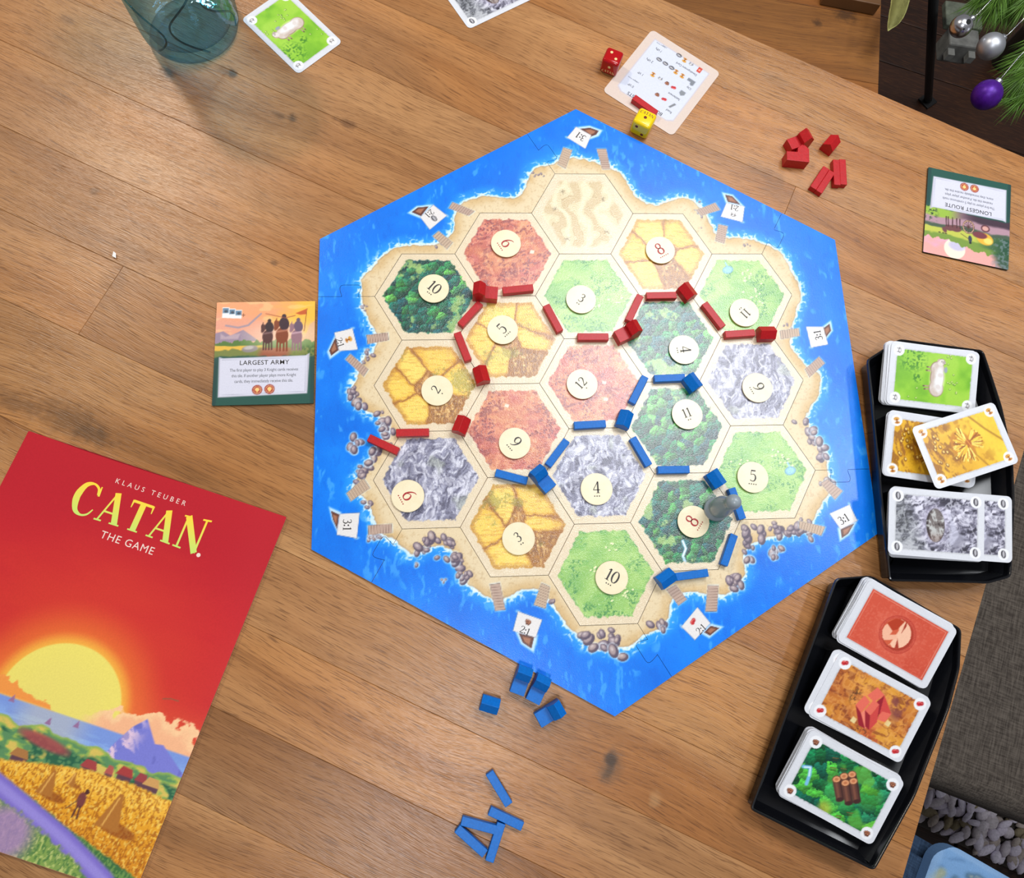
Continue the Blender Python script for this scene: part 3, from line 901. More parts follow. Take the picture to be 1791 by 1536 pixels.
def pond(cx, cy):
    def g(Q):
        Q.ell(cx, cy, 5, 3.6, (84, 150, 176), .3, .6); Q.ell(cx, cy, 4, 2.7, (132, 196, 238), .3, .7); Q.line([(cx, cy + 3), (cx - 1.5, cy + 7)], 1.2, (140, 196, 232), .4)
    return g
def stream(Q):
    Q.line([(-4, -16), (-2, -22), (-5, -28), (-3, -34)], 2.2, (176, 214, 232), .6); Q.line([(-4, -16), (-2, -22), (-5, -28)], .8, (236, 246, 250), .4)
TILES = {(0, 0): 'desert', (0, 1): 'pasture', (0, 2): 'brick', (0, 3): 'ore', (0, 4): 'pasture',
         (-1, 0): 'brick', (-1, 1): 'wheat', (-1, 2): 'brick', (-1, 3): 'wheat',
         (-2, 0): 'forest', (-2, 1): 'wheat', (-2, 2): 'ore',
         (1, 0): 'wheat', (1, 1): 'forest', (1, 2): 'forest', (1, 3): 'forest',
         (2, 0): 'pasture', (2, 1): 'ore', (2, 2): 'pasture'}
NUM = {(0, 1): (3, 1016.3, 523.5, -37), (0, 2): (12, 1018.2, 671.9, 45), (0, 3): (4, 1043.5, 855.5, 0), (0, 4): (10, 1070, 1010.5, -32),
       (-1, 0): (6, 885, 425.8, -60), (-1, 1): (5, 879.2, 576.6, 44), (-1, 2): (9, 900.3, 775.3, -51), (-1, 3): (3, 907, 942, 32),
       (-2, 0): (10, 758.4, 504.5, -40), (-2, 1): (2, 764.7, 683, 56), (-2, 2): (6, 713.3, 867.6, -62),
       (1, 0): (8, 1155, 437.4, 29), (1, 1): (4, 1196.3, 611.6, -84), (1, 2): (11, 1202, 724.6, 18), (1, 3): (8, 1212.8, 912.6, 54),
       (2, 0): (11, 1302, 546.7, -139), (2, 1): (9, 1324.6, 678.2, -65), (2, 2): (5, 1316.8, 834.8, -9)}
WORD = {2: 'two', 3: 'three', 4: 'four', 5: 'five', 6: 'six', 8: 'eight', 9: 'nine', 10: 'ten', 11: 'eleven', 12: 'twelve'}
DESC = {'desert': 'pale sand dune', 'pasture': 'green sheep pasture', 'brick': 'red clay hill', 'ore': 'grey mountain', 'wheat': 'golden grain field', 'forest': 'dark green forest'}
hexo = inset_poly([(S * math.cos(math.radians(60 * k)), S * math.sin(math.radians(60 * k))) for k in range(6)], 0.22)
for (c, r), kind in TILES.items():
    seed = (c + 3) * 7 + r + 1
    ex = None
    if (c, r) == (2, 2): ex = pond(24, 0)
    if (c, r) == (2, 0): ex = pond(-10, 24)
    if (c, r) == (1, 3): ex = stream
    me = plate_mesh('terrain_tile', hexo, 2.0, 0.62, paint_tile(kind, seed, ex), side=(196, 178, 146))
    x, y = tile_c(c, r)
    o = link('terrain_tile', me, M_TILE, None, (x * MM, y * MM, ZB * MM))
    lab = '%s hex tile' % DESC[kind]
    lab += (' with no number token at the top of the island' if kind == 'desert' else ' under the token numbered %s' % WORD[NUM[(c, r)][0]])
    tag(o, lab, 'tile', 'hexagonal terrain tiles', 'thing')

# ------------------------------------------------------------------ lettering
def stroke_poly(pts, ws, smooth=True, n=10):
    pts = [np.array(p, float) for p in pts]
    if smooth and len(pts) > 2:
        P, W = [], []
        for i in range(len(pts) - 1):
            p0 = pts[max(i - 1, 0)]; p1 = pts[i]; p2 = pts[i + 1]; p3 = pts[min(i + 2, len(pts) - 1)]
            for k in range(n):
                t = k / n
                P.append(.5 * ((2 * p1) + (-p0 + p2) * t + (2 * p0 - 5 * p1 + 4 * p2 - p3) * t * t + (-p0 + 3 * p1 - 3 * p2 + p3) * t ** 3))
                W.append(ws[i] * (1 - t) + ws[i + 1] * t)
        P.append(pts[-1]); W.append(ws[-1])
    else:
        P, W = pts, list(ws)
    L, R = [], []
    for i in range(len(P)):
        t = P[min(i + 1, len(P) - 1)] - P[max(i - 1, 0)]
        t = t / (np.linalg.norm(t) + 1e-9)
        nrm = np.array([-t[1], t[0]]) * W[i] / 2
        L.append(P[i] + nrm); R.append(P[i] - nrm)
    return L, R
def disc_pts(cx, cy, r, n=14):
    return [(cx + r * math.cos(2 * math.pi * k / n), cy + r * math.sin(2 * math.pi * k / n)) for k in range(n)]
SIX = [([(.54, .97), (.34, .90), (.15, .66), (.06, .34), (.12, .10), (.30, .01), (.48, .10), (.54, .32), (.44, .54), (.28, .57), (.11, .42)], [.04, .07, .11, .14, .12, .06, .12, .14, .10, .05, .05], True)]
GLYPH = {
    '0': (.60, [([(.30 + .25 * math.cos(a), .5 + .48 * math.sin(a)) for a in [2 * math.pi * k / 16 for k in range(17)]], [.05 + .10 * abs(math.cos(2 * math.pi * k / 16)) for k in range(17)], True)]),
    '1': (.46, [([(.24, 0), (.24, .98)], [.14, .14], False), ([(.06, .82), (.24, .97)], [.05, .08], False), ([(.06, .02), (.42, .02)], [.05, .05], False)]),
    '2': (.60, [([(.07, .76), (.14, .94), (.32, .98), (.49, .88), (.50, .66), (.30, .36), (.06, .06)], [.10, .07, .06, .12, .14, .09, .06], True), ([(.05, .06), (.55, .06)], [.11, .11], False), ([(.53, .04), (.57, .20)], [.05, .04], False)]),
    '3': (.58, [([(.08, .84), (.20, .97), (.38, .95), (.46, .78), (.38, .60), (.20, .53)], [.09, .06, .09, .13, .08, .04], True), ([(.20, .54), (.42, .50), (.51, .28), (.40, .05), (.22, .01), (.06, .10)], [.04, .09, .14, .10, .06, .09], True)]),
    '4': (.62, [([(.42, .98), (.03, .30)], [.06, .06], False), ([(.02, .28), (.60, .28)], [.07, .07], False), ([(.42, .99), (.42, 0)], [.14, .14], False), ([(.27, .02), (.57, .02)], [.04, .04], False)]),
    '5': (.58, [([(.12, .93), (.50, .93)], [.12, .12], False), ([(.13, .96), (.11, .54)], [.05, .05], False), ([(.10, .55), (.28, .62), (.46, .54), (.52, .30), (.42, .06), (.22, .01), (.06, .10)], [.04, .06, .10, .14, .10, .06, .09], True)]),
    '6': (.60, SIX), '9': (.60, [([(.60 - x, 1 - y) for x, y in SIX[0][0]], SIX[0][1], True)]),
    '8': (.60, [([(.30 + .19 * math.cos(a), .76 + .22 * math.sin(a)) for a in [2 * math.pi * k / 14 for k in range(15)]], [.06 + .06 * abs(math.cos(2 * math.pi * k / 14)) for k in range(15)], True),
                ([(.30 + .24 * math.cos(a), .27 + .26 * math.sin(a)) for a in [2 * math.pi * k / 14 for k in range(15)]], [.06 + .08 * abs(math.cos(2 * math.pi * k / 14)) for k in range(15)], True)]),
    ':': (.26, [('disc', .13, .16, .10), ('disc', .13, .62, .10)]),
    '.': (.30, [('disc', .13, .06, .085)]),
    'C': (.86, [([(.74, .72), (.66, .90), (.46, .97), (.24, .86), (.12, .60), (.12, .38), (.24, .12), (.46, .02), (.66, .08), (.78, .26)], [.10, .08, .06, .14, .22, .22, .14, .06, .06, .04], True), ([(.74, .98), (.76, .68)], [.04, .07], False)]),
    'A': (.90, [([(.42, .98), (.13, .02)], [.06, .06], False), ([(.42, 1.0), (.72, .02)], [.20, .20], False), ([(.22, .33), (.60, .33)], [.06, .06], False), ([(.02, .02), (.27, .02)], [.05, .05], False), ([(.54, .02), (.88, .02)], [.05, .05], False)]),
    'T': (.82, [([(.41, .97), (.41, .02)], [.20, .20], False), ([(.06, .95), (.76, .95)], [.09, .09], False), ([(.06, .98), (.05, .72)], [.07, .03], False), ([(.76, .98), (.77, .72)], [.07, .03], False), ([(.24, .02), (.58, .02)], [.05, .05], False)]),
    'N': (.98, [([(.17, .98), (.17, .02)], [.07, .07], False), ([(.17, .98), (.80, .02)], [.20, .20], False), ([(.80, .98), (.80, .02)], [.07, .07], False), ([(.03, .02), (.32, .02)], [.05, .05], False), ([(.03, .97), (.28, .97)], [.05, .05], False), ([(.66, .97), (.95, .97)], [.05, .05], False)]),
}
def glyph_mesh(text, size, track=0.0, name='numeral', center=True, warp=None):
    vs, fs = [], []
    x = 0.0
    for ch in text:
        adv, parts = GLYPH[ch]
        for p in parts:
            b0 = len(vs)
            if p[0] == 'disc':
                ring = disc_pts(p[1], p[2], p[3])
                vs += [(x + a, b) for a, b in ring]
                fs.append(tuple(range(b0, b0 + len(ring))))
            else:
                L, R = stroke_poly(p[0], p[1], p[2])
                for l, r in zip(L, R):
                    vs.append((x + l[0], l[1])); vs.append((x + r[0], r[1]))
                for i in range(len(L) - 1):
                    fs.append((b0 + 2 * i, b0 + 2 * i + 1, b0 + 2 * i + 3, b0 + 2 * i + 2))
        x += adv + track
    x -= track
    ox = x / 2 if center else 0
    V = [((a - ox) * size * MM, (b - .5) * size * MM, 0) for a, b in vs]
    if warp: V = [warp(v) for v in V]
    me = bpy.data.meshes.new(name)
    me.from_pydata(V, [], fs)
    return me
_fcache = {}
def text_mesh(text, size, align='CENTER', spacing=1.0, wide=1.0, bold=0.0, name='lettering'):
    """size = capital height in mm"""
    cu = bpy.data.curves.new(name, 'FONT')
    cu.body = text
    cu.size = size * MM / 0.73
    cu.align_x = align
    cu.align_y = 'CENTER'
    cu.space_character = spacing
    cu.offset = bold * MM
    cu.resolution_u = 3
    ob = bpy.data.objects.new(name, cu)
    COL.objects.link(ob)
    bpy.context.view_layer.update()
    dg = bpy.context.evaluated_depsgraph_get()
    me = bpy.data.meshes.new_from_object(ob.evaluated_get(dg))
    bpy.data.objects.remove(ob)
    bpy.data.curves.remove(cu)
    if wide != 1.0:
        for v in me.vertices: v.co.x *= wide
    me.name = name
    me.materials.clear()
    return me
INK = solid('black_ink', (44, 40, 38), 0.45)
INKG = solid('grey_ink', (92, 94, 100), 0.5)
INKRED = solid('red_ink', (168, 30, 32), 0.45)
INKW = solid('white_ink', (238, 214, 200), 0.45)
def letters(parent, me, mat, x, y, z=0.06, ang=0.0, name='lettering'):
    return link(name, me, mat, parent, (x * MM, y * MM, z * MM), (0, 0, ang))

# ratios on the harbour sails belong to the frame piece they are printed on
for sh in SHIPS:
    p0, p1 = np.array(sh['p'][0]), np.array(sh['p'][1])
    c = (p0 + p1) / 2
    k = int(np.argmin([poly_sd(np.array([c[0]]), np.array([c[1]]), pl)[0][0] for _, pl in frames]))
    letters(frames[k][0], glyph_mesh(sh['t'], 6.6 if sh['i'] is None else 5.4, .05, 'harbour_ratio'), INK, c[0], c[1], 0.06, math.atan2(*(p1 - p0)[::-1]), 'harbour_ratio')

# ------------------------------------------------------------------ number tokens
def token_paint(P):
    P.c[:] = (240, 227, 192)
    r = np.hypot(P.x, P.y)
    P.mix(sstep(.4, .75, fbm(P.x / 5, P.y / 5, 71, 3)) * .25, (228, 212, 170))
    P.mix(sstep(12.4, 13.0, r) * .4, (214, 196, 156))
TOK = plate_mesh('number_token', disc_pts(0, 0, 13.0, 56), 2.0, 0.9, token_paint, side=(196, 178, 138))
M_TOK = print_mat('token_print', rough=0.30, spec=0.6, linen=0.12, grain=0.03)
TOK.materials.append(M_TOK)
for (c, r), (n, px, py, ang) in NUM.items():
    p = at(px, py, ZB + 2.0)
    o = link('number_token', TOK, None, None, (p[0] * MM, p[1] * MM, (ZB + 2.05) * MM), (0, 0, math.radians(ang)))
    red = n in (6, 8)
    tag(o, 'round cream token printed with a %s%s on the %s tile' % ('red ' if red else '', WORD[n], DESC[TILES[(c, r)]]), 'number token', 'round number tokens', 'thing')
    sz = 10.6 if red else (9.6 if n in (5, 9, 4, 10) else 7.8)
    letters(o, glyph_mesh(str(n), sz, .04 if n < 12 else .06), INKRED if red else INK, 0, 1.4, 0.06, 0, 'numeral')
    k = 6 - abs(7 - n)
    bm = bmesh.new()
    for i in range(k):
        bm.faces.new([bm.verts.new((a * MM, b * MM, 0)) for a, b in disc_pts((i - (k - 1) / 2) * 1.9, -sz / 2 - 1.0, .55, 10)])
    letters(o, bm_mesh(bm, 'pips'), INKRED if red else INK, 0, 0, 0.06, 0, 'pips')

# ------------------------------------------------------------------ wooden pieces
M_RED = solid('red_painted_wood', (180, 22, 28), 0.4, 0.35, noise=.10, nscale=600, bump=.25)
M_BLUE = solid('blue_painted_wood', (0, 104, 190), 0.42, 0.25, noise=.10, nscale=600, bump=.25)
ROADM = box_mesh('road_piece', 0.0264, 0.0062, 0.0058, 0.0004)
SETM = prism_mesh('settlement_piece', [(-.0058, 0), (.0058, 0), (.0058, .0078), (0, .0128), (-.0058, .0078)], .0138, .0003)
CITM = prism_mesh('city_piece', [(-.0105, 0), (.0105, 0), (.0105, .0092), (0, .0092), (0, .0138), (-.00525, .0190), (-.0105, .0138)], .0112, .0003)
def data_copy(me, mat):
    m = me.copy(); m.materials.append(mat); return m
RD = {'red': data_copy(ROADM, M_RED), 'blue': data_copy(ROADM, M_BLUE)}
SD = {'red': data_copy(SETM, M_RED), 'blue': data_copy(SETM, M_BLUE)}
CD = {'red': data_copy(CITM, M_RED), 'blue': data_copy(CITM, M_BLUE)}
def road(col, x0, y0, x1, y1, label, zb=ZB, group=None, ln=None):
    a = at(x0, y0, zb + 5.6); b = at(x1, y1, zb + 5.6); c = (a + b) / 2
    o = link('road_piece', RD[col], None, None, (c[0] * MM, c[1] * MM, (zb + 2.95) * MM), (0, 0, math.atan2(b[1] - a[1], b[0] - a[0])))
    return tag(o, label, 'game piece', group or '%s road sticks' % col, 'thing')
def settlement(col, px, py, ang, label, zb=ZB, rot=None, dz=0.0):
    p = at(px, py, zb + 8)
    o = link('settlement_piece', SD[col], None, None, (p[0] * MM, p[1] * MM, (zb + .05 + dz) * MM), rot or (0, 0, math.radians(ang)))
    return tag(o, label, 'game piece', '%s house pieces' % col)
def city(col, px, py, ang, label, zb=ZB, rot=None, dz=0.0, zc=9):
    p = at(px, py, zb + zc)
    o = link('city_piece', CD[col], None, None, (p[0] * MM, p[1] * MM, (zb + .05 + dz) * MM), rot or (0, 0, math.radians(ang)))
    return tag(o, label, 'game piece', '%s city pieces' % col)
R_ = 'red wooden road stick '
for a in [((881, 508, 931, 503), 'lying just right of the red city beside the top brick tile'), ((838, 532, 807, 566), 'between the number ten forest and number five grain tiles'),
          ((800.5, 584, 818, 628), 'between the number two and number five grain tiles'), ((956, 535, 979, 578), 'between the number five grain and number three pasture tiles'),
          ((1012, 589, 1063, 589), 'below the number three pasture tile'), ((1119, 519, 1100.5, 558), 'between the number three pasture and the glossy number four forest'),
          ((1131, 517, 1183, 516), 'below the number eight grain tile'), ((1233, 531, 1264, 571), 'between the number four forest and number eleven pasture tiles'),
          ((1269, 585, 1320, 581.5), 'above the number nine mountain tile'), ((695, 757, 748, 756), 'between the number two grain and number six mountain tiles'),
          ((646, 766, 695, 789), 'poking diagonally over the left shore')]:
    road('red', *a[0], R_ + a[1])
B_ = 'blue wooden road stick '
for a in [((868, 827, 921, 841), 'above the number three grain tile'), ((990, 772, 960, 812), 'between the number nine brick and number four mountain tiles'),
          ((1006, 744, 1058, 741), 'below the number twelve brick tile'), ((1108, 768, 1134, 812), 'between the number four mountain and number eleven forest tiles'),
          ((1128, 660, 1106, 703), 'between the number twelve brick and number eleven forest tiles'), ((1147, 662, 1196, 660), 'between the number four and number eleven forest tiles'),
          ((1151, 822, 1206, 821), 'above the number eight forest tile'), ((1281, 857, 1298, 905), 'partly hidden by the grey robber pawn'),
          ((1284, 937, 1267, 987), 'on the right side of the number eight forest tile'), ((1184, 1009, 1237, 1002), 'below the number eight forest tile')]:
    road('blue', *a[0], B_ + a[1])
settlement('red', 1203, 509, 32, 'red wooden house at the corner of the number eight grain tile')
settlement('red', 1342, 582, 90, 'red wooden house above the number nine mountain by the right shore')
settlement('red', 842, 655, 14, 'red wooden house below the number five grain tile')
settlement('red', 807, 743, -22, 'red wooden house between the number two grain and number nine brick tiles')
city('red', 849, 511, -6, 'red wooden city at the corner of the number ten forest tile')
city('red', 1098, 581, 205, 'red wooden city between the number three pasture and number twelve brick tiles')
settlement('blue', 1093, 733, -22, 'blue wooden house right of the number twelve brick tile')
settlement('blue', 1212, 668, 32, 'blue wooden house between the number four and number eleven forest tiles')
settlement('blue', 1253, 837, 30, 'blue wooden house between the number eight forest and number five pasture tiles')
settlement('blue', 1166, 1012, -58, 'blue wooden house left of the lower blue road at the bottom shore')
city('blue', 949, 838, -52, 'blue wooden city at the corner between three tiles, number nine brick among them')
# pieces on the table
settlement('red', 1455, 250, -42, 'bright red wooden house lying alone at the right of the loose red pieces', 0)
city('red', 1398, 247, 200, 'red wooden city standing at the upper left of the loose red pieces', 0)
city('red', 1396, 282, 0, 'red wooden city lying on its side below the other loose red city', 0, rot=(math.radians(90), 0, math.radians(174)), dz=5.6, zc=11)
for a, l in [((1462.4, 282, 1464.6, 321), 'left stick of the upright loose red pair'), ((1473.6, 281.4, 1475.8, 320.4), 'right stick of the upright loose red pair'),
             ((1445, 294.1, 1423, 328.1), 'upper stick of the slanted loose red pair'), ((1455, 300.8, 1433, 334.8), 'lower stick of the slanted loose red pair')]:
    road('red', *a, 'red wooden road piece, ' + l, 0)
settlement('blue', 857, 1233, 72, 'loose blue wooden house, leftmost below the board', 0)
city('blue', 912, 1190, 248, 'loose blue wooden city tucked under the board edge, left of its twin', 0)
city('blue', 942, 1205, 242, 'loose blue wooden city touching the board edge beside the other one', 0)
city('blue', 962, 1248, 208, 'loose blue wooden city farthest from the board edge', 0)
for a, l in [((856, 1352, 890, 1408), 'lying apart from the other four'), ((859, 1420, 911, 1445), 'on top of the letter-like group of four'), ((810, 1437, 866, 1452), 'forming the upper crossbar of the group'),
             ((802, 1452, 846, 1492), 'forming the lower left side of the group'), ((876, 1444, 857, 1504), 'forming the right leg of the group')]:
    road('blue', *a, 'loose blue road stick ' + l, 0, 'loose blue road sticks')

# robber
prof = [(0, 0), (9.2, 0), (9.8, .8), (9.8, 3.2), (9.2, 4.2), (7.6, 5.0), (7.2, 6.0), (7.7, 8), (8.5, 12), (8.6, 15), (8.0, 19), (6.8, 23), (5.4, 27), (4.9, 29.5), (4.9, 30.5),
        (5.6, 32), (5.9, 34), (5.6, 36.4), (4.4, 38.6), (2.4, 39.9), (0, 40.2)]
p = at(1250, 892, ZB)
o = link('robber_pawn', lathe_mesh('robber_pawn', [(a * MM, b * 1.22 * MM) for a, b in prof], 48), solid('grey_plastic', (142, 152, 158), 0.3, 0.5), None, (p[0] * MM, p[1] * MM, (ZB + .05) * MM))
tag(o, 'grey plastic robber pawn standing between the number eight and 5 tokens', 'pawn')

# ------------------------------------------------------------------ cards
CL, CW = 79.0, 53.0
def card_paint(kind, seed=1):
    def f(P):
        x, y = P.x, P.y
        P.c[:] = (216, 218, 224)
        P.mix(sstep(.5, .8, fbm(x / 9, y / 9, 81, 3)) * .3, (204, 206, 213))
        Q = Paint(x, y)
        X = x + 40 * seed; Y = y + 17 * seed
        big = fbm(X / 16, Y / 16, 82, 3); mid = fbm(X / 5, Y / 5, 83, 3); fine = fbm(X / 1.3, Y / 1.3, 84, 2)
        if kind == 'sheep':
            Q.c[:] = (138, 196, 50)
            Q.mix(sstep(.4, .7, big) * .7, (168, 212, 74)); Q.mix(sstep(.5, .25, big) * .7, (104, 168, 38))
            tf = sstep(.5, .6, fine) * np.maximum(sstep(17, 5, np.hypot(x + 20, (y - 15) * 1.1)), sstep(6, 2, np.hypot(x + 14, y + 1)))
            Q.mix(tf * .8, (52, 118, 34))
            rr = random.Random(5)
            for gx, gy, n in ((10, 20, 6), (19, -2, 7), (15, -10, 4), (-16, -17, 4)):
                for _ in range(n):
                    a, b = gx + rr.gauss(0, 3.2), gy + rr.gauss(0, 3)
                    Q.ell(a, b, .9, .8, (66, 120, 34), 0, .4); Q.ell(a + .1, b + .2, .6, .5, (232, 240, 150), 0, .3)
            # animal: legs towards -x, head towards +y
            for lx, ly in ((-6, 9), (-6.5, 6), (-8, -7.5), (-7, -10)):
                Q.line([(1, ly * .9), (lx, ly)], 1.2, (176, 150, 128), .35); Q.line([(lx + .5, ly), (lx - .4, ly)], 1.0, (88, 66, 56), .3)
            Q.ell(3.5, -.5, 7.0, 14.0, (236, 240, 200), 0, .9, .5)
            Q.ell(3.2, -8.6, 6.5, 7.1, (148, 118, 98), .2, .4); Q.ell(3.2, 1, 6.2, 9.6, (148, 118, 98), 0, .4); Q.ell(2.9, 8.6, 6.1, 5.9, (148, 118, 98), 0, .4); Q.ell(6, 14, 3.6, 3.0, (138, 112, 98), .5, .4)
            Q.ell(3.4, -8.5, 6.0, 6.6, (214, 202, 194), .2, .6); Q.ell(3.6, 1, 5.6, 9.5, (222, 216, 212), 0, .6); Q.ell(3.2, 8.5, 5.6, 5.4, (216, 206, 198), 0, .6)
            Q.ell(5.4, -1, 3.2, 10, (240, 240, 242), 0, 1.2); Q.ell(-.6, 2, 1.4, 6.5, (186, 164, 150), 0, .9, .7)
            for a_, b_ in ((0, -11), (-1, -5), (0, 1), (-1, 7), (3, -13), (2, 11), (5, -7), (6, 3)):
                Q.ell(a_, b_, 2.4, 2.0, (198, 178, 166), b_, .8, .45)
            Q.ell(6, 14, 3.2, 2.6, (226, 218, 212), .5, .5); Q.ell(8.4, 14.2, 1.5, 1.3, (178, 162, 160), .3, .4); Q.ell(3.4, 15.6, 1.6, .8, (196, 172, 160), .8, .3)
            Q.ell(6.4, 14.8, .4, .4, (50, 40, 40), 0, .25); Q.ell(10.5, 8, 1.5, 2.6, (150, 160, 172), 0, .5)
        elif kind == 'wheat':
            Q.c[:] = (222, 168, 36)
            fld = (y > 26 - 1.25 * (x + 6)) & (x > 6)
            Q.mix(sstep(.4, .7, big) * .7, (240, 196, 60)); Q.mix(sstep(.52, .3, mid) * .6, (176, 116, 24))
            Q.mix(sstep(-4, -12, x) * sstep(.45, .6, fbm(X / 2.5 + Y / 5, Y / 7 - X / 6, 86, 3)) * .8, (146, 92, 26))
            Q.mix(sstep(10, 22, x + .3 * y) * .7, (244, 212, 66))
            Q.line([(12, 22), (22, 8), (36, -8)], 1.6, (160, 108, 24), .8, .8); Q.line([(14, -24), (6, -10), (0, 0)], 1.2, (150, 100, 24), .8, .7)
            rr = random.Random(8)
            for _ in range(14):
                a, b = rr.uniform(-28, -12), rr.uniform(-14, 14)
                Q.ell(a, b, 1.3, 1.9, (130, 76, 24), .4, .4); Q.ell(a + .2, b + .3, .7, 1.1, (246, 214, 120), .4, .3)
            # sheaf lying: ears towards -x
            Q.ell(-2.5, 0, 9.5, 13, (196, 128, 32), .25, 1.2, .95); Q.poly([(2, -1), (13, -7), (15, 4), (10, 11), (2, 3)], (206, 134, 34), .8)
            for k in range(170):
                a = math.radians(88 + 200 * rr.random()); r0 = rr.uniform(1, 7); r1 = r0 + rr.uniform(4, 7)
                c_ = rr.choice([(250, 216, 92), (190, 120, 22), (238, 184, 46), (128, 72, 14), (252, 228, 120)])
                Q.line([(2 + r0 * math.cos(a), r0 * math.sin(a) * 1.15), (2 + r1 * math.cos(a), r1 * math.sin(a) * 1.2)], .95, c_, .35)
            for k in range(80):
                a = math.radians(rr.uniform(-42, 56)); r1 = rr.uniform(8, 13.5)
                c_ = rr.choice([(244, 204, 70), (184, 110, 22), (232, 170, 40), (150, 82, 20), (250, 224, 110)])
                Q.line([(3, 1), (3 + r1 * math.cos(a), 1 + r1 * math.sin(a))], .95, c_, .35)
            Q.ell(3.5, 1, 2.4, 3.2, (176, 96, 26), .2, .6); Q.line([(2.5, 4), (4.5, -2)], .7, (226, 150, 60), .3)
        elif kind == 'ore':
            h = fbm(X / 13 + mid, Y / 11 - big, 87, 5); hx = fbm((X - 1.2) / 13 + mid, (Y + 1.2) / 11 - big, 87, 5)
            sl = np.clip(.5 + (h - hx) * 7, 0, 1)[:, None]
            lo = np.array((62, 60, 72.0)); md = np.array((134, 132, 150.0)); hi = np.array((222, 220, 234.0))
            Q.c[:] = np.where(sl < .5, lo + (md - lo) * sl * 2, md + (hi - md) * (sl * 2 - 1))
            rg = ridged(X / 5 + Y / 9, Y / 5 - X / 11, 88, 4)
            Q.mix(sstep(.68, .8, rg) * .6, (226, 226, 238)); Q.mix(sstep(.42, .3, rg) * .5, (54, 52, 62))
            Q.mix(sstep(-8, -26, x + .4 * y) * .3, (96, 106, 92))
            Q.ell(-1, 0, 11, 16, (196, 190, 214), .12, 4, .55)
            Q.ell(-1, -1, 7.6, 13.2, (64, 56, 56), .05, .5)
            Q.ell(-.2, 0, 6.4, 12, (120, 112, 110), .05, .8)
            i = np.nonzero(np.hypot((x + 1) / 7.4, (y + 1) / 13) < 1)[0]
            rr_ = ridged(x[i] / 3 + y[i] / 9, y[i] / 5, 89, 3)
            Q.mixi(i, sstep(.58, .78, rr_) * .75, (212, 216, 214)); Q.mixi(i, sstep(.45, .3, rr_) * .7, (54, 46, 46)); Q.mixi(i, sstep(-4, -13, y[i]) * .4, (128, 92, 84))
            Q.poly([(10, 12), (13, 4), (19, -6), (25, -9), (20, -12), (16, -18), (9, -12), (12, -6)], (196, 196, 214), 1.2, .8); Q.poly([(19, -7), (25, -10), (17, -22), (10, -20)], (120, 118, 134), 1.2, .6)
        elif kind == 'brick':
            Q.c[:] = (204, 128, 52)
            Q.mix(sstep(.42, .7, big) * .8, (222, 158, 60)); Q.mix(sstep(.5, .25, big) * .8, (170, 88, 46))
            rg = ridged(X / 7 + mid * 2, Y / 6, 90, 4)
            Q.mix(sstep(.64, .8, rg) * .6, (120, 54, 34)); Q.mix(sstep(.66, .78, ridged(X / 4 + 9, Y / 4, 91, 3)) * .35, (240, 176, 100))
            Q.mix(sstep(14, 4, np.hypot(x - 18, y - 9)) * .7 * sstep(.4, .6, mid), (112, 52, 66))
            Q.mix(sstep(12, 4, np.hypot(x - 10, y + 18)) * .6 * sstep(.42, .6, mid), (182, 66, 44))
            Q.mix(sstep(.56, .66, fine) * sstep(9, 3, np.hypot((x + 13) * 1.4, y - 2)) * .7, (64, 40, 26))
            Q.mix(sstep(.56, .66, fine) * sstep(9, 4, np.hypot(x - 3, (y + 20) * 2)) * .7, (60, 36, 30))
            for a, b in ((-7, -14), (17, -4)):
                Q.poly([(a - 2, b - 2), (a + 2, b - 2.4), (a + 2.4, b + 1.5), (a - 1.2, b + 2.2)], (226, 210, 150), .4)
            def bar(pts, c): Q.poly([rot2((p[0] - 3, p[1] + 1), .5) for p in pts], c, .3)
            Q.ell(2, 0, 15, 15, (236, 150, 84), 0, 4, .5)
            LT, MD, DKc = (226, 106, 88), (204, 70, 66), (150, 32, 46)
            bar([(1, 8), (9, 14), (14, 8), (6, 3)], LT); bar([(14, 8), (19, -6), (14, -12), (8, -3), (8, 3)], MD); bar([(8, 3), (14, 8), (10, -6), (8, -10)], DKc); bar([(8, -10), (14, -12), (19, -6), (12, -4)], LT)
            bar([(-8, 1), (-1, 8), (3, 3), (-4, -5)], LT); bar([(-8, 1), (-4, -5), (-1, -17), (-6, -14)], DKc); bar([(-4, -5), (0, -2), (1, -14), (-1, -17)], (236, 130, 108))
            bar([(-1, -3), (6, 5), (10, 1), (3, -7)], LT); bar([(-1, -3), (3, -7), (2, -18), (-1, -15)], DKc); bar([(3, -7), (10, 1), (8, -12), (2, -18)], MD)
        elif kind == 'wood':
            d1, d2, idv, ox, oy = voronoi(X / 9 + (mid - .5), Y / 9 + (fine - .5) * .4, 93)
            pal = np.array([(20, 110, 66), (30, 132, 70), (16, 92, 70), (70, 164, 58), (36, 124, 86), (22, 100, 56)], float)
            Q.c[:] = pal[(idv * 5.99).astype(int)]
            Q.c *= (.7 + .55 * np.clip(.5 + (-ox * .6 + oy * .8) * 1.2, 0, 1))[:, None]
            e1, e2, i2, px_, py_ = voronoi(X / 2.6, Y / 2.6, 94)
            Q.c *= (.84 + .3 * np.clip(.5 + (-px_ * .6 + py_ * .8), 0, 1))[:, None]
            Q.mix(sstep(.07, 0, d2 - d1) * .5, (8, 52, 40)); Q.mix(sstep(.64, .74, big) * .6, (116, 190, 60))
            Q.mix(sstep(13, 6, np.hypot(x - 22, y - 3)) * .35, (104, 186, 54))
            Q.line([(-32, 0), (-27, 2), (-25, -3), (-24, -10)], 2.6, (120, 186, 226), .6); Q.line([(-31, 0), (-27, 2), (-25, -4)], 1.0, (214, 236, 248), .4)
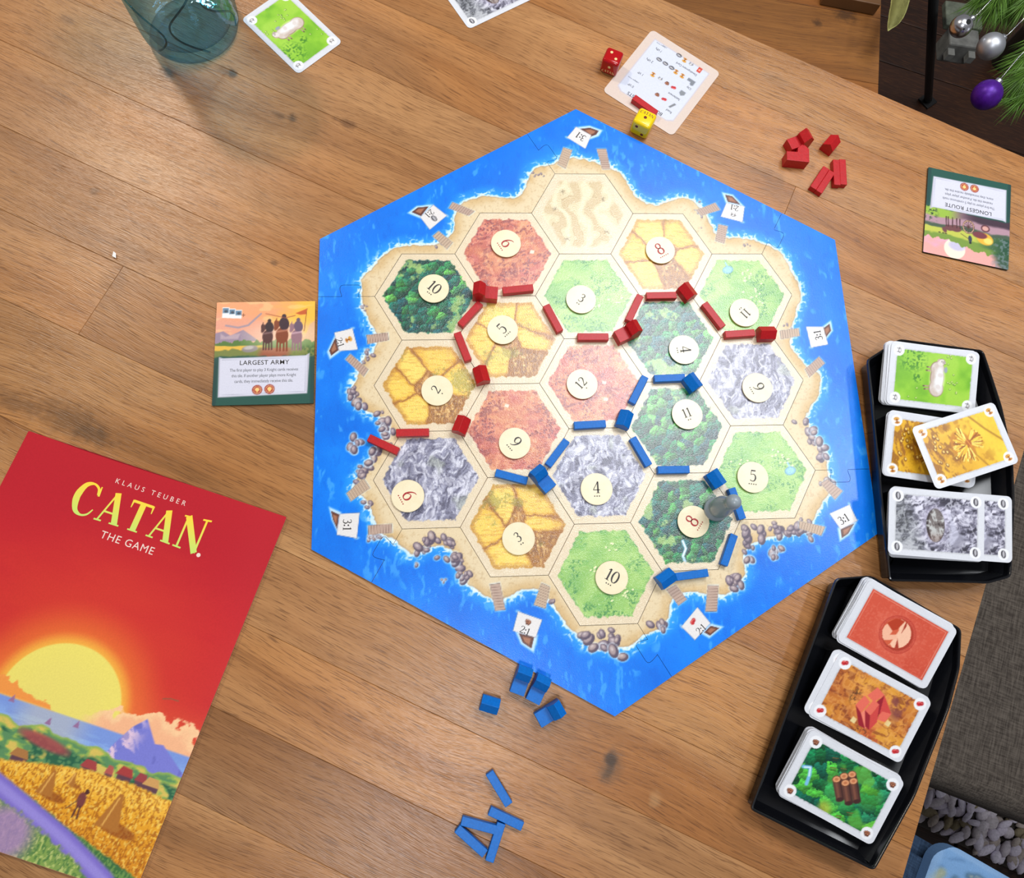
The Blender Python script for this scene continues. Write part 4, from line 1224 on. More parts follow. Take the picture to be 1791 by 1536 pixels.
            Q.mix(sstep(8, 2, np.hypot(x + 4, y + 19)) * .7, (190, 190, 66))
            for k, (a, b) in enumerate(((-12, 9), (-5, 12), (14, -14), (8, -20), (-14, 16))):
                Q.line([(a - 2, b), (a + 2, b + 1.5)], .6, (120, 88, 50), .3); Q.line([(a - 1, b - 1.4), (a + 2, b)], .6, (64, 44, 30), .3)
            g = math.radians(38)                         # logs stand across the card
            def lg_(a, b, h_):
                u = np.array(rot2((1, 0), g)); v = np.array(rot2((0, 1), g)); c0 = np.array((a, b))
                Q.poly([c0 - u * 3.1, c0 + u * 3.1, c0 + u * 3.0 - v * h_, c0 - u * 3.0 - v * h_], (92, 56, 48), .4)
                Q.poly([c0 - u * 1.6, c0 + u * .4, c0 + u * .2 - v * h_, c0 - u * 1.6 - v * h_], (128, 80, 62), .6, .8)
                Q.poly([c0 + u * 1.9, c0 + u * 3.1, c0 + u * 3.0 - v * h_, c0 + u * 1.9 - v * h_], (56, 32, 32), .5, .8)
                Q.ell(c0[0] - v[0] * h_, c0[1] - v[1] * h_, 3.0, 1.6, (66, 38, 36), g, .4)
                Q.ell(a, b, 3.3, 2.7, (110, 64, 44), g, .3); Q.ell(a, b, 2.7, 2.1, (222, 156, 110), g, .3); Q.ell(a, b, 1.5, 1.1, (190, 116, 76), g, .4)
            Q.ell(1, -2, 13, 14, (96, 190, 96), 0, 5, .4)
            for a, b in ((2.4, 12.2), (-2.2, 8.2), (5.6, 8.4), (-6.0, 3.6), (1.0, 4.4)):
                lg_(a, b, 15)
        elif kind == 'development':
            Q.c[:] = (206, 84, 62)
            Q.mix(sstep(26, 6, np.hypot(x, y)) * .5, (226, 122, 100)); Q.mix(sstep(.5, .75, big) * .3, (190, 66, 48)); Q.mix(sstep(.55, .7, fine) * .22, (236, 140, 116))
            for r_, w in ((14.2, .5), (13.0, .35)):
                d = np.abs(np.hypot(x, y) - r_); Q.mix(sstep(w + .2, w - .2, d) * .55, (170, 50, 40))
            Q.ell(0, 0, 12.4, 12.4, (168, 58, 42), 0, .3); Q.ell(-1, .5, 11.4, 11.4, (206, 92, 62), 0, .4)
            i = np.hypot(x + 1, y - .5) < 11.2
            def part(pts, c):
                sdp, _, _ = poly_sd(x, y, np.array([rot2(p, .52) for p in pts], float)); Q.mix(i * sstep(.35, -.35, sdp), c)
            part([(2, 12), (12, 12), (12, -12), (-3, -12), (-6, -7), (1, 3)], (240, 190, 160))
            part([(-14, 4), (-7, 9), (-3, 4), (-6, 0), (-1, 0), (0, -3), (-6, -4), (-13, -4)], (238, 180, 150))
            part([(-8, 9), (0, 13), (6, 10), (0, 4), (-4, 3)], (178, 60, 34)); part([(6, 8), (8, 11), (7, 6), (3, 1)], (160, 52, 36)); part([(0, -3), (1, -12), (-3, -12)], (164, 56, 40))
            part([(-12, -10), (-6, -7), (-8, -10), (-3, -12)], (236, 180, 150))
        bx, by = CL / 2 - 6.0, CW / 2 - 5.2
        e = np.minimum(bx - np.abs(x), by - np.abs(y)) + (fbm(x / 1.5, y / 1.5, 95, 2) - .5) * (.9 if kind != 'development' else 0)
        P.mix(sstep(-1.4, -.4, e) * .28, (150, 150, 150))
        m = sstep(-.25, .25, e)[:, None]
        P.c += m * (Q.c - P.c)
        if kind != 'development':
            for sx in (-1, 1):
                for sy in (-1, 1):
                    cx, cy = sx * (CL / 2 - 7.3), sy * (CW / 2 - 6.4)
                    P.ell(cx, cy, 4.5, 4.5, (236, 237, 240), 0, .3)
                    P.ell(cx, cy, 4.7, 4.7, (236, 237, 240), 0, .3)
                    icon(P, kind, cx, cy, 1.25, -math.pi / 2 if kind == 'sheep' else .2)
        else:
            P.mix(sstep(.35, .1, np.abs(e - 1.3)) * .5, (238, 170, 150))
    return f
M_CARD = print_mat('card_print', rough=0.30, spec=0.5, linen=0.10, grain=0.03)
CARD_T = 0.40
CARDS = {}
for kind in ('sheep', 'wheat', 'ore', 'brick', 'wood', 'development'):
    me = plate_mesh('playing_card', rrect(CL, CW, 4.2), CARD_T - .06, 0.6, card_paint(kind), side=(214, 214, 216))
    me.materials.append(M_CARD)
    CARDS[kind] = me
def card(kind, x, y, z, yaw, label, tx=0.0, ty=0.0, group=None):
    """x,y,z in mm: centre of the card face"""
    o = link('playing_card', CARDS[kind], None, None, (x * MM, y * MM, z * MM))
    o.rotation_euler = (math.radians(tx), math.radians(ty), math.radians(yaw))
    return tag(o, label, 'card', group)
def from_corner(px, py, lx, ly, yaw, z):
    """centre of a card whose corner (sign lx,ly) is seen at a pixel"""
    p = at(px, py, z); d = rot2((lx * CL / 2, ly * CW / 2), math.radians(yaw))
    return p[0] - d[0], p[1] - d[1]
# loose cards on the table
a = at(521, 129, .5); b = at(424, 35, .5); c3_ = at(597, 72, .5)
ctr = (b + c3_) / 2
card('sheep', ctr[0], ctr[1], .5, math.degrees(math.atan2(b[1] - a[1], b[0] - a[0])), 'sheep card lying alone on the table beside the blue glass')
a = at(820, 51, .5); b = at(925, 1, .5)
yw = math.degrees(math.atan2(b[1] - a[1], b[0] - a[0]))
x, y = from_corner(820, 51, -1, -1, yw, .5)
card('ore', x, y, .5, yw, 'grey stone card cut off by the top edge of the photograph')

# trays
M_TRAY = solid('black_plastic', (13, 14, 18), 0.24, 0.5, bump=.05, nscale=60)
def tray(rim, label, bays):
    """rim: outline at rim height; bays: (x, y, yaw, z of the ramp middle)"""
    rim = np.array(rim)
    root = empty('card_tray', (rim[:, 0].mean() * MM, rim[:, 1].mean() * MM, 0))
    tag(root, label, 'tray')
    org = rim.mean(0)
    r0 = inset_poly(rim, 0)
    loops = [(inset_poly(rim, 9.0), 0.0), (inset_poly(rim, 8.2), 1.0), (inset_poly(rim, 1.2), RIM - 3), (r0, RIM - 2), (inset_poly(rim, .3), RIM - .4), (inset_poly(rim, 1.2), RIM),
             (inset_poly(rim, 2.0), RIM - .5), (inset_poly(rim, 2.3), RIM - 2), (inset_poly(rim, 3.4), 3.4), (inset_poly(rim, 4.6), 2.4)]
    vs, fs = [], []
    n = len(rim)
    for lp, z in loops:
        for p in lp: vs.append(((p[0] - org[0]) * MM, (p[1] - org[1]) * MM, z * MM))
    for k in range(len(loops) - 1):
        for i in range(n):
            j = (i + 1) % n
            fs.append((k * n + i, k * n + j, (k + 1) * n + j, (k + 1) * n + i))
    fs.append(tuple(range(n))); fs.append(tuple((len(loops) - 1) * n + i for i in range(n)))
    me = bpy.data.meshes.new('body'); me.from_pydata(vs, [], fs)
    bm = bmesh.new(); bm.from_mesh(me); bmesh.ops.recalc_face_normals(bm, faces=bm.faces); bm.to_mesh(me); bm.free()
    me.polygons.foreach_set('use_smooth', [True] * len(me.polygons))
    body = link('body', me, M_TRAY, root)
    md = body.modifiers.new('edges', 'EDGE_SPLIT'); md.split_angle = math.radians(50)
    for (x, y, yaw, zc, tx, ty) in bays:
        # sloping rest for one pile of cards
        w, h = 37.0, 25.0
        zf = lambda a, b: max(.3, zc - .35 + b * math.tan(math.radians(tx)) - a * math.tan(math.radians(ty)) - 2.4)
        bm = bmesh.new()
        A = [bm.verts.new((-w * MM, b * MM, z * MM)) for b, z in ((-h, 0), (h, 0), (h, zf(-w, h)), (-h, zf(-w, -h)))]; Bv = [bm.verts.new((w * MM, b * MM, z * MM)) for b, z in ((-h, 0), (h, 0), (h, zf(w, h)), (-h, zf(w, -h)))]
        bm.faces.new(A); bm.faces.new(Bv[::-1])
        for i in range(4): bm.faces.new((A[(i + 1) % 4], A[i], Bv[i], Bv[(i + 1) % 4]))
        bmesh.ops.bevel(bm, geom=list(bm.edges), offset=.0008, segments=2, affect='EDGES')
        link('card_rest', bm_mesh(bm, 'card_rest'), M_TRAY, root, ((x - org[0]) * MM, (y - org[1]) * MM, 2.3 * MM), (0, 0, math.radians(yaw)))
    return root
def round_rim(p, r=4.0):
    p = np.array(p); out = []
    n = len(p)
    for i in range(n):
        a = p[i - 1] - p[i]; b = p[(i + 1) % n] - p[i]
        la, lb = np.linalg.norm(a), np.linalg.norm(b)
        k = min(r, la * .4, lb * .4)
        s_, e_ = p[i] + a / la * k, p[i] + b / lb * k
        for t in (0, .25, .5, .75, 1):
            out.append((1 - t) ** 2 * s_ + 2 * t * (1 - t) * p[i] + t * t * e_)
    return np.array(out)
RIM = 20.0
T1 = round_rim([at(px, py, RIM)[:2] for px, py in ((1517, 628), (1573, 592), (1721, 612), (1738, 662), (1754, 712), (1773, 800), (1776, 873), (1770, 1010), (1731, 1021), (1556, 1017))])
T2 = round_rim([at(px, py, RIM)[:2] for px, py in ((1463, 1011), (1524, 1006), (1683, 1100), (1680, 1170), (1662, 1240), (1602, 1394), (1530, 1525), (1312, 1417))])
PILES = [  # kind, cards, x, y, z of top face, yaw, tilt x, tilt y, scatter, description, tray
    ('sheep', 16, 287.5, -5.2, 19.0, -7.0, 12, 2, (-1.6, .2), 'sheep'),
    ('wheat', 14, 274.0, -67.5, 21.0, -8.5, 10, 2, (.5, .6), 'grain'),
    ('ore', 16, 268.5, -130.0, 21.0, -5.8, 12, 2, (-.2, .3), 'stone'),
    ('development', 22, 219.0, -212.6, 24.0, -30.8, 12, 4, (-.6, .5), 'red-backed'),
    ('brick', 19, 190.8, -264.6, 21.0, -29.8, 12, 3, (-.4, .3), 'brick'),
    ('wood', 19, 161.5, -319.3, 19.0, -30.2, 12, 3, (-.3, .3), 'lumber')]
TOPS = {'sheep': 'sheep card on top of its pile in the upper tray', 'wheat': 'grain card half covered by the slanted grain card', 'ore': 'stone card lying under the two shifted top stone cards',
        'development': 'red-backed card with a round emblem on top of its pile', 'brick': 'brick card on top of the middle pile in the lower tray', 'wood': 'lumber card on top of the lowest pile in the lower tray'}
bays = []
rr = random.Random(21)
for kind, n, x, y, z, yaw, tx, ty, sc, dn in PILES:
    PR = Matrix.Rotation(math.radians(yaw), 3, 'Z') @ Matrix.Rotation(math.radians(ty), 3, 'Y') @ Matrix.Rotation(math.radians(tx), 3, 'X')
    nrm = Matrix.Rotation(math.radians(yaw), 3, 'Z') @ Matrix.Rotation(math.radians(ty), 3, 'Y') @ Matrix.Rotation(math.radians(tx), 3, 'X') @ Vector((0, 0, 1))
    for k in range(n):
        jx = jy = ja = 0.0
        lab = 'white-edged %s card in the pile beneath the top %s card' % (dn, dn); grp = '%s cards beneath the top of their pile' % dn
        if k == 0:
            lab = TOPS[kind]; grp = None
        else:
            jx, jy, ja = sc[0] * min(k, 6) * .35 + rr.gauss(0, .5), sc[1] * min(k, 6) * .3 + rr.gauss(0, .4), rr.gauss(0, .012)
            if kind == 'brick' and k == 1: jx, jy = -4.5, .5
        o = card(kind, 0, 0, 0, 0, lab, group=grp)
        o.matrix_world = Matrix.Translation((x * MM, y * MM, z * MM)) @ PR.to_4x4() @ Matrix.Translation((jx * MM, jy * MM, -CARD_T * k * MM)) @ Matrix.Rotation(ja, 4, 'Z')
    zl = z - CARD_T * (n + .6)
    bays.append((x - nrm.x * CARD_T * n, y - nrm.y * CARD_T * n, yaw, zl, tx, ty))
o = card('wheat', 297.4, -66.0, 29.5, 15.6, 'grain card lying slanted across the top of the upper tray', 3, 1.2)
o = card('ore', 286.6, -131.3, 26.6, -5.8, 'stone card sticking out to the right under the top stone card', 7, .5)
o = card('ore', 263.0, -129.4, 27.4, -6.2, 'stone card on top of its pile, shifted left over another', 7.5, .5)
tray(T1, 'black plastic card tray holding sheep, grain and stone cards', bays[:3])
tray(T2, 'black plastic card tray holding red-backed, brick and lumber cards', bays[3:])

# ------------------------------------------------------------------ award tiles
def medal(P, x, y):
    P.ell(x, y, 4.1, 4.1, (150, 40, 36), 0, .3); P.ell(x, y, 3.3, 3.3, (232, 190, 140), 0, .3); P.ell(x, y, 2.8, 2.8, (168, 56, 44), 0, .3)
    P.ell(x, y + .3, 1.8, 1.6, (246, 206, 130), 0, .4); P.poly([(x - 1.2, y - 1.2), (x + 1.2, y - 1.2), (x, y - 2.4)], (240, 190, 110), .3)
def award_common(P):
    x, y = P.x, P.y
    P.mix(sstep(-2.5, -4.5, y + (fbm(x / 4, y / 4, 3, 2) - .5) * 3), (40, 84, 74))
    P.mix(sstep(36.5, 38, np.abs(x)) * sstep(0, -12, y) * .6, (34, 62, 62))
    P.poly([(-36.5, -3.4), (-33, -4.6), (33, -3.4), (36.4, -1.2), (35, -36.2), (-36, -38)], (186, 184, 196), .4)
    P.poly([(-35.5, -5.0), (34.5, -3.6), (34.2, -35.6), (-35, -37.2)], (212, 212, 226), .4)
    P.line([(-34, -6.0), (33.5, -5.0), (33.2, -34.4), (-33.6, -36)], .3, (170, 170, 186), .25)
    medal(P, -5.0, -32.2); medal(P, 4.8, -31.8)
def army_paint(P):
    x, y = P.x, P.y
    P.c[:] = (240, 160, 112)
    n = fbm(x / 20, y / 9, 5, 4)
    P.mix(sstep(-6, 34, x + (n - .5) * 40) * .9, (250, 190, 62)); P.mix(sstep(34, 20, y + x * .25 + (n - .5) * 20) * .6, (224, 160, 150))
    P.mix(sstep(.58, .7, fbm(x / 12, y / 5, 6, 3)) * .4, (250, 214, 150))
    P.poly([(-41, 17), (-34, 19), (-28, 15), (-18, 20), (-10, 14), (-5, 10), (-41, 8)], (152, 132, 152), .5)
    P.poly([(-36, 17), (-32, 14), (-26, 16), (-20, 17), (-22, 12), (-36, 12)], (196, 172, 178), .8, .7)
    P.poly([(32, 12), (36, 24), (41, 28), (41, 8)], (222, 170, 128), .8)
    tb = 10 + (fbm(x / 3, x * 0, 7, 3) - .5) * 6
    P.mix(sstep(tb + .5, tb - .5, y), (86, 120, 58)); P.mix(sstep(7, 6, y + (n - .5) * 3) * sstep(4, -6, x), (228, 182, 70))
    P.mix(sstep(3.5, 2.4, y + (fbm(x / 5, y / 5, 8, 2) - .5) * 4), (120, 128, 66)); P.mix(sstep(16, 8, np.abs(x - 8 - (y) * .3)) * sstep(4.5, 3, y), (154, 84, 58))
    P.ell(-12, 3.2, 6.5, 3.0, (140, 132, 132), .1, .5); P.ell(-13, 4.2, 4, 1.6, (186, 178, 174), .1, .6)
    P.mix(sstep(22, 30, x) * sstep(7, 4, y) * sstep(.45, .6, fbm(x / 1.5, y / 2.5, 9, 2)) * .8, (60, 92, 48))
    P.ell(14, 14, 26, 12, (250, 240, 210), 0, 8, .45)
    for cx, cy, c1_, c2_, k in ((2.0, 13.5, (84, 50, 50), (52, 36, 44), .9), (25.5, 13.2, (150, 112, 122), (104, 84, 104), .95), (13.6, 14.5, (132, 66, 40), (60, 40, 50), 1.08)):
        for lx in (-3.4, -1.2, 1.4, 3.6):
            P.line([(cx + lx * k, cy - 3), (cx + lx * k * 1.05, cy - 12.5 * k)], 1.3 * k, c1_, .3)
        P.ell(cx, cy, 4.8 * k, 6.6 * k, c1_, 0, .4); P.ell(cx - 4 * k, cy + 8 * k, 1.8 * k, 4.2 * k, c1_, -.35, .4); P.ell(cx - 4.8 * k, cy + 10 * k, 1.5 * k, 2.8 * k, c1_, -.1, .3)
        P.line([(cx - 4.6 * k, cy + 12 * k), (cx - 4.4 * k, cy + 14 * k)], .7, c1_, .3)
        P.ell(cx + 1.4 * k, cy + 9.5 * k, 3.8 * k, 5.4 * k, c2_, .1, .4); P.ell(cx + 1.2 * k, cy + 15.6 * k, 1.7 * k, 2.0 * k, c2_, 0, .3)
        P.line([(cx - 4 * k, cy + 3 * k), (cx + 4 * k, cy + 4.4 * k)], 1.6 * k, tuple(min(255, v + 60) for v in c1_), .5, .7)
    P.line([(31.5, 18), (33.6, 38)], .5, (110, 60, 40), .3); P.poly([(33.4, 38), (24, 34), (28, 32.5), (33, 33)], (196, 92, 44), .4)
    P.line([(-32, 24), (-22, 22), (-14, 24), (-9, 29), (-4, 34)], 1.6, (150, 140, 158), .6, .85); P.line([(0, 34), (16, 30), (24, 32)], .6, (150, 80, 60), .4)
    for k in range(3):
        a = -32.5 + 5.2 * k
        P.poly([(a - 3, 40.3 - k * 1.2), (a + 2.6, 40 - k * 1.2), (a + 2.4, 30.5 - k * .3), (a - 3, 31 - k * .3)], (240, 240, 240), .3); P.poly([(a - 2.6, 39.6 - k * 1.2), (a + 2.2, 39.4 - k * 1.2), (a + 2.2, 35 - k), (a - 2.6, 35 - k)], (96, 132, 160), .3)
        P.ell(a, 36.6 - k, 1.4, 1.2, (60, 70, 84), 0, .4)
    P.line([(-19.6, 33), (-17, 33)], .5, (120, 70, 50), .3); P.line([(-18.3, 34.3), (-18.3, 31.7)], .5, (120, 70, 50), .3)
    award_common(P)
def route_paint(P):
    x, y = P.x, P.y
    n = fbm(x / 18, y / 8, 15, 4)
    P.c[:] = (234, 166, 158)
    P.mix(sstep(.5, .75, n) * .6, (220, 168, 206))
    P.ell(11, 35, 10, 10, (240, 230, 206), 0, .5); P.ell(9, 31.5, 8, 5, (186, 180, 216), 0, 1.5, .8)
    hb = 31 - x * .12 + (fbm(x / 4, x * 0 + 3, 16, 3) - .5) * 7
    P.mix(sstep(hb + .5, hb - .5, y), (120, 148, 64))
    P.mix(sstep(-8, -24, x) * sstep(30, 26, y), (70, 104, 66)); P.mix(sstep(-24, -34, x + (n - .5) * 14) * .9, (40, 78, 58)); P.mix(sstep(.5, .62, fbm(x / 2.2, y / 2.2, 17, 3)) * sstep(-18, -32, x) * .6, (130, 140, 150))
    P.mix(sstep(24, 22, y + (n - .5) * 8) * sstep(-6, 6, x + 12) * .9, (196, 198, 84))
    P.mix(sstep(17, 15, y + (n - .5) * 6), (74, 92, 74)); P.mix(sstep(13, 11, y + (n - .5) * 7), (176, 140, 152)); P.mix(sstep(6, 3, y + (n - .5) * 8) * sstep(2, 20, x), (150, 182, 70))
    P.mix(sstep(6, 2, y + (n - .5) * 5) * sstep(20, -10, x), (70, 52, 64)); P.mix(sstep(26, 34, x) * sstep(.5, .6, fbm(x / 2, y / 2, 18, 2)) * sstep(16, 4, y), (52, 76, 52))
    P.ell(-17, 18.5, 8, 6, (232, 178, 62), -.2, .8); P.ell(-20, 20, 4, 3, (250, 214, 110), 0, .8); P.ell(-12, 15.5, 7, 3.4, (120, 62, 70), 0, .6)
    for a in ((11, 14, 5.5, 3.4), (17, 14.6, 4.4, 3.0)):
        P.ell(*a, (112, 70, 72), 0, .5)
    for lx in (7, 10, 14, 18, 20):
        P.line([(lx, 13), (lx + .6, 3.5)], 1.0, (74, 46, 52), .3)
    P.ell(21.5, 17.5, 2, 3, (112, 70, 72), .6, .4)
    r = np.hypot((x + 1) / 1.0, (y - 9.5) / 1.25)
    P.mix(sstep(.9, .5, np.abs(r - 5.0)), (70, 44, 44)); P.mix(sstep(.5, .3, np.abs(r - 5.0)), (196, 160, 130))
    for k in range(6):
        a = math.pi * k / 6; P.line([(-1 - 4.6 * math.cos(a), 9.5 - 5.7 * math.sin(a)), (-1 + 4.6 * math.cos(a), 9.5 + 5.7 * math.sin(a))], .45, (82, 54, 50), .3)
    P.ell(-17, 7.5, 4.2, 3.6, (92, 50, 58), 0, .5); P.ell(-17, 7.5, 3, 2.4, (214, 160, 150), 0, .5)
    P.ell(-3, 21.5, 1.8, 3.4, (54, 66, 84), .1, .4); P.ell(-3.4, 25.4, 1.2, 1.2, (40, 40, 50), 0, .3); P.line([(-2, 22), (6, 18)], .6, (90, 70, 60), .3)
    for a in (20, 22.5, 26):
        P.ell(a, 21.2, 1.1, .6, (60, 50, 44), 0, .3)
    award_common(P)
def award(px, ang, paint, title, body, label, sidec):
    P4 = [at(*p, 2.0) for p in px]
    c = sum(P4) / 4
    me = plate_mesh('award_tile', rrect(80.4, 89.4, .6, 2), 1.95, 0.62, paint, side=sidec)
    o = link('award_tile', me, M_CARD, None, (c[0] * MM, c[1] * MM, 2.0 * MM), (0, 0, math.radians(ang)))
    tag(o, label, 'award tile', None, 'thing')
    letters(o, text_mesh(title, 4.0, spacing=1.05, bold=.04), INK, 0, -9.0, name='title_lettering')
    for k, t in enumerate(body):
        letters(o, text_mesh(t, 2.7, spacing=.93, wide=.86), INKG, 0, -15.2 - 4.8 * k, name='rule_lettering')
award([(377, 529), (548, 527), (552, 705), (373, 710)], 0.6, army_paint, 'LARGEST ARMY',
      ['The first player to play 3 Knight cards receives', 'this tile. If another player plays more Knight', 'cards, they immediately receive this tile.'],
      'square bonus tile with three horsemen and green border, left of the board', (52, 78, 72))
award([(1625, 293), (1766, 324), (1762, 470), (1618, 441)], 166.9, route_paint, 'LONGEST ROUTE',
      ['The first player to play 5 continuous roads', 'receives this tile. If another player plays', 'more, they immediately receive this tile.'],
      'upside-down square bonus tile with a horse cart, at the right of the table', (40, 62, 66))

# ------------------------------------------------------------------ building cost card
CC = at(1158, 143, .5)
CANG = math.radians(142.8)
def cl(cx, cy):
    p = at(1040 + .13675 * cx, 40 + .13675 * cy, .5) - CC
    return rot2((p[0], p[1]), -CANG)
def cost_paint(P):
    x, y = P.x, P.y
    P.c[:] = (214, 196, 184)
    P.mix(sstep(.45, .7, fbm(x / 7, y / 7, 19, 3)) * .4, (216, 196, 186))
    P.poly([(-31.5, -36.5), (31.5, -36.5), (31.5, 30), (26, 33.5), (-26, 33.5), (-31.5, 30)], (196, 192, 204), .5, .8)
    P.poly([(-30.5, -35.5), (30.5, -35.5), (30.5, 29), (25, 32.5), (-25, 32.5), (-30.5, 29)], (210, 214, 228), .4)
    for yy in (14.5, 1.5, -11.5):
        P.line([(-29, yy), (29, yy)], .25, (206, 208, 220), .3)
    q = cl(995, 1060); P.poly([(q[0] - 2.4, q[1] - 3), (q[0] + .6, q[1] + 3.6), (q[0] + 2.6, q[1] + 3), (q[0] - .2, q[1] - 3.6)], (128, 130, 134), .4)
    q = cl(1120, 900); P.poly([(q[0] - 2.6, q[1] - 2.6), (q[0] + 2.6, q[1] - 2.6), (q[0] + 2.8, q[1] + 1), (q[0], q[1] + 3.4), (q[0] - 2.8, q[1] + 1)], (134, 138, 144), .4)
    q = cl(1232, 750); P.poly([(q[0] - 4, q[1] - 2.4), (q[0] + 4, q[1] - 2.4), (q[0] + 4, q[1] + 1), (q[0], q[1] + 1), (q[0] - .4, q[1] + 3), (q[0] - 2, q[1] + 4.2), (q[0] - 4, q[1] + 3)], (128, 132, 140), .4)
    q = cl(1340, 605); P.poly([(q[0] - 2, q[1] - 3), (q[0] + 2, q[1] - 3), (q[0] + 2, q[1] + 3), (q[0] - 2, q[1] + 3)], (202, 74, 56), .3); P.ell(q[0], q[1], 1, 1, (240, 180, 160), 0, .4)
    for k, cx, cy in [('brick', 890, 975), ('wood', 800, 920), ('brick', 1010, 825), ('wood', 925, 775), ('sheep', 840, 710), ('wheat', 745, 662), ('wheat', 1120, 680), ('wheat', 1040, 628), ('ore', 985, 575), ('ore', 905, 520), ('ore', 825, 468), ('sheep', 1235, 525), ('wheat', 1150, 478), ('ore', 1080, 415)]:
        q = cl(cx, cy); icon(P, k, q[0], q[1], 1.15, math.pi / 2 if k == 'ore' else 0)
me = plate_mesh('reference_card', rrect(78.4, 87.4, 4.5), .45, 0.6, cost_paint, side=(206, 190, 180))
cost = link('reference_card', me, M_CARD, None, (CC[0] * MM, CC[1] * MM, .5 * MM), (0, 0, CANG))
tag(cost, 'pale building cost reference card lying upside down above the board', 'card')
for t, cx, cy, sz in [('Road', 950, 1130, 2.5), ('Settlement', 1015, 940, 2.5), ('City', 1205, 835, 2.5), ('Development Card', 1175, 590, 2.5), ('0 VP', 465, 800, 2.7), ('1 VP', 590, 650, 2.7), ('2 VPs', 705, 480, 2.7), ('? VPs', 820, 345, 2.7)]:
    q = cl(cx, cy); letters(cost, text_mesh(t, sz, spacing=.95, wide=.92), INK, *q)
for t, cx, cy in [('(Longest Route', 490, 725), ('2 VPs)', 540, 752), ('(Largest Army', 850, 285), ('2 VPs)', 900, 305)]:
    q = cl(cx, cy); letters(cost, text_mesh(t, 1.3), INKG, *q)
q1 = cl(860, 1190); q2 = cl(440, 885)
letters(cost, text_mesh('BUILDING COSTS', 3.7, spacing=1.0, wide=.98, bold=.03), INK, (q1[0] + q2[0]) / 2 + .6, (q1[1] + q2[1]) / 2, name='title_lettering')
road('red', 1111, 171, 1146, 196, 'red wooden road stick on the reference card beside the yellow die', .55)

# ------------------------------------------------------------------ dice
def die(px, py, z0, size, yaw, mat, pipmat, faces, label, tilt=(0, 0)):
    p = at(px, py, z0 + size)
    bm = bmesh.new(); bmesh.ops.create_cube(bm, size=size * MM)
    bmesh.ops.bevel(bm, geom=list(bm.edges), offset=size * .17 * MM, segments=5, affect='EDGES', profile=.5)
    root = link('die', bm_mesh(bm, 'die', True), mat, None, (p[0] * MM, p[1] * MM, (z0 + size / 2 + .03) * MM), (tilt[0], tilt[1], math.radians(yaw)))
    tag(root, label, 'die')
    h = size / 2 * MM
    dm = lathe_mesh('pip', [(0, .00006), (size * .085 * MM, .00004), (size * .085 * MM, -.0003)], 16)
    dm.materials.append(pipmat)
    R = {'top': Matrix.Identity(4), 'south': Matrix.Rotation(math.pi / 2, 4, 'X'), 'west': Matrix.Rotation(-math.pi / 2, 4, 'Y'), 'east': Matrix.Rotation(math.pi / 2, 4, 'Y'), 'north': Matrix.Rotation(-math.pi / 2, 4, 'X')}
    for f, pts, txt in faces:
        for a, b in pts:
            o = link('pip', dm, None, root)
            o.matrix_local = R[f] @ Matrix.Translation((a * size * MM, b * size * MM, h))
        if txt:
            o = link('lettering', glyph_mesh('CATAN', size * .16, .06, 'lettering', warp=lambda v: (v[0], v[1] - (v[0] / MM) ** 2 * .00002 * 16 / size, 0)), pipmat, root)
            o.matrix_local = R[f] @ Matrix.Translation((0, txt * size * MM, h + .00007))
    return root
PIPC = solid('cream_pip_paint', (244, 216, 150), .4); PIPD = solid('dark_red_pip_paint', (110, 30, 20), .4)
die(1073, 97, 0, 16.5, -24, solid('red_die_plastic', (172, 12, 16), .14, .5), PIPC, [('top', [(-.16, .16), (.2, -.16)], 0), ('west', [(-.25, -.25), (0, 0), (.25, .25)], 0), ('south', [(0, .1)], -.22)], 'glossy red die beside the reference card')
die(1129, 205, .55, 17.5, -30, solid('yellow_die_plastic', (240, 206, 14), .2, .5), PIPD, [('top', [(0, -.02)], .24), ('south', [(-.2, .2), (.2, -.2)], 0), ('west', [(0, 0)], 0)], 'yellow die resting on the reference card edge by the board')

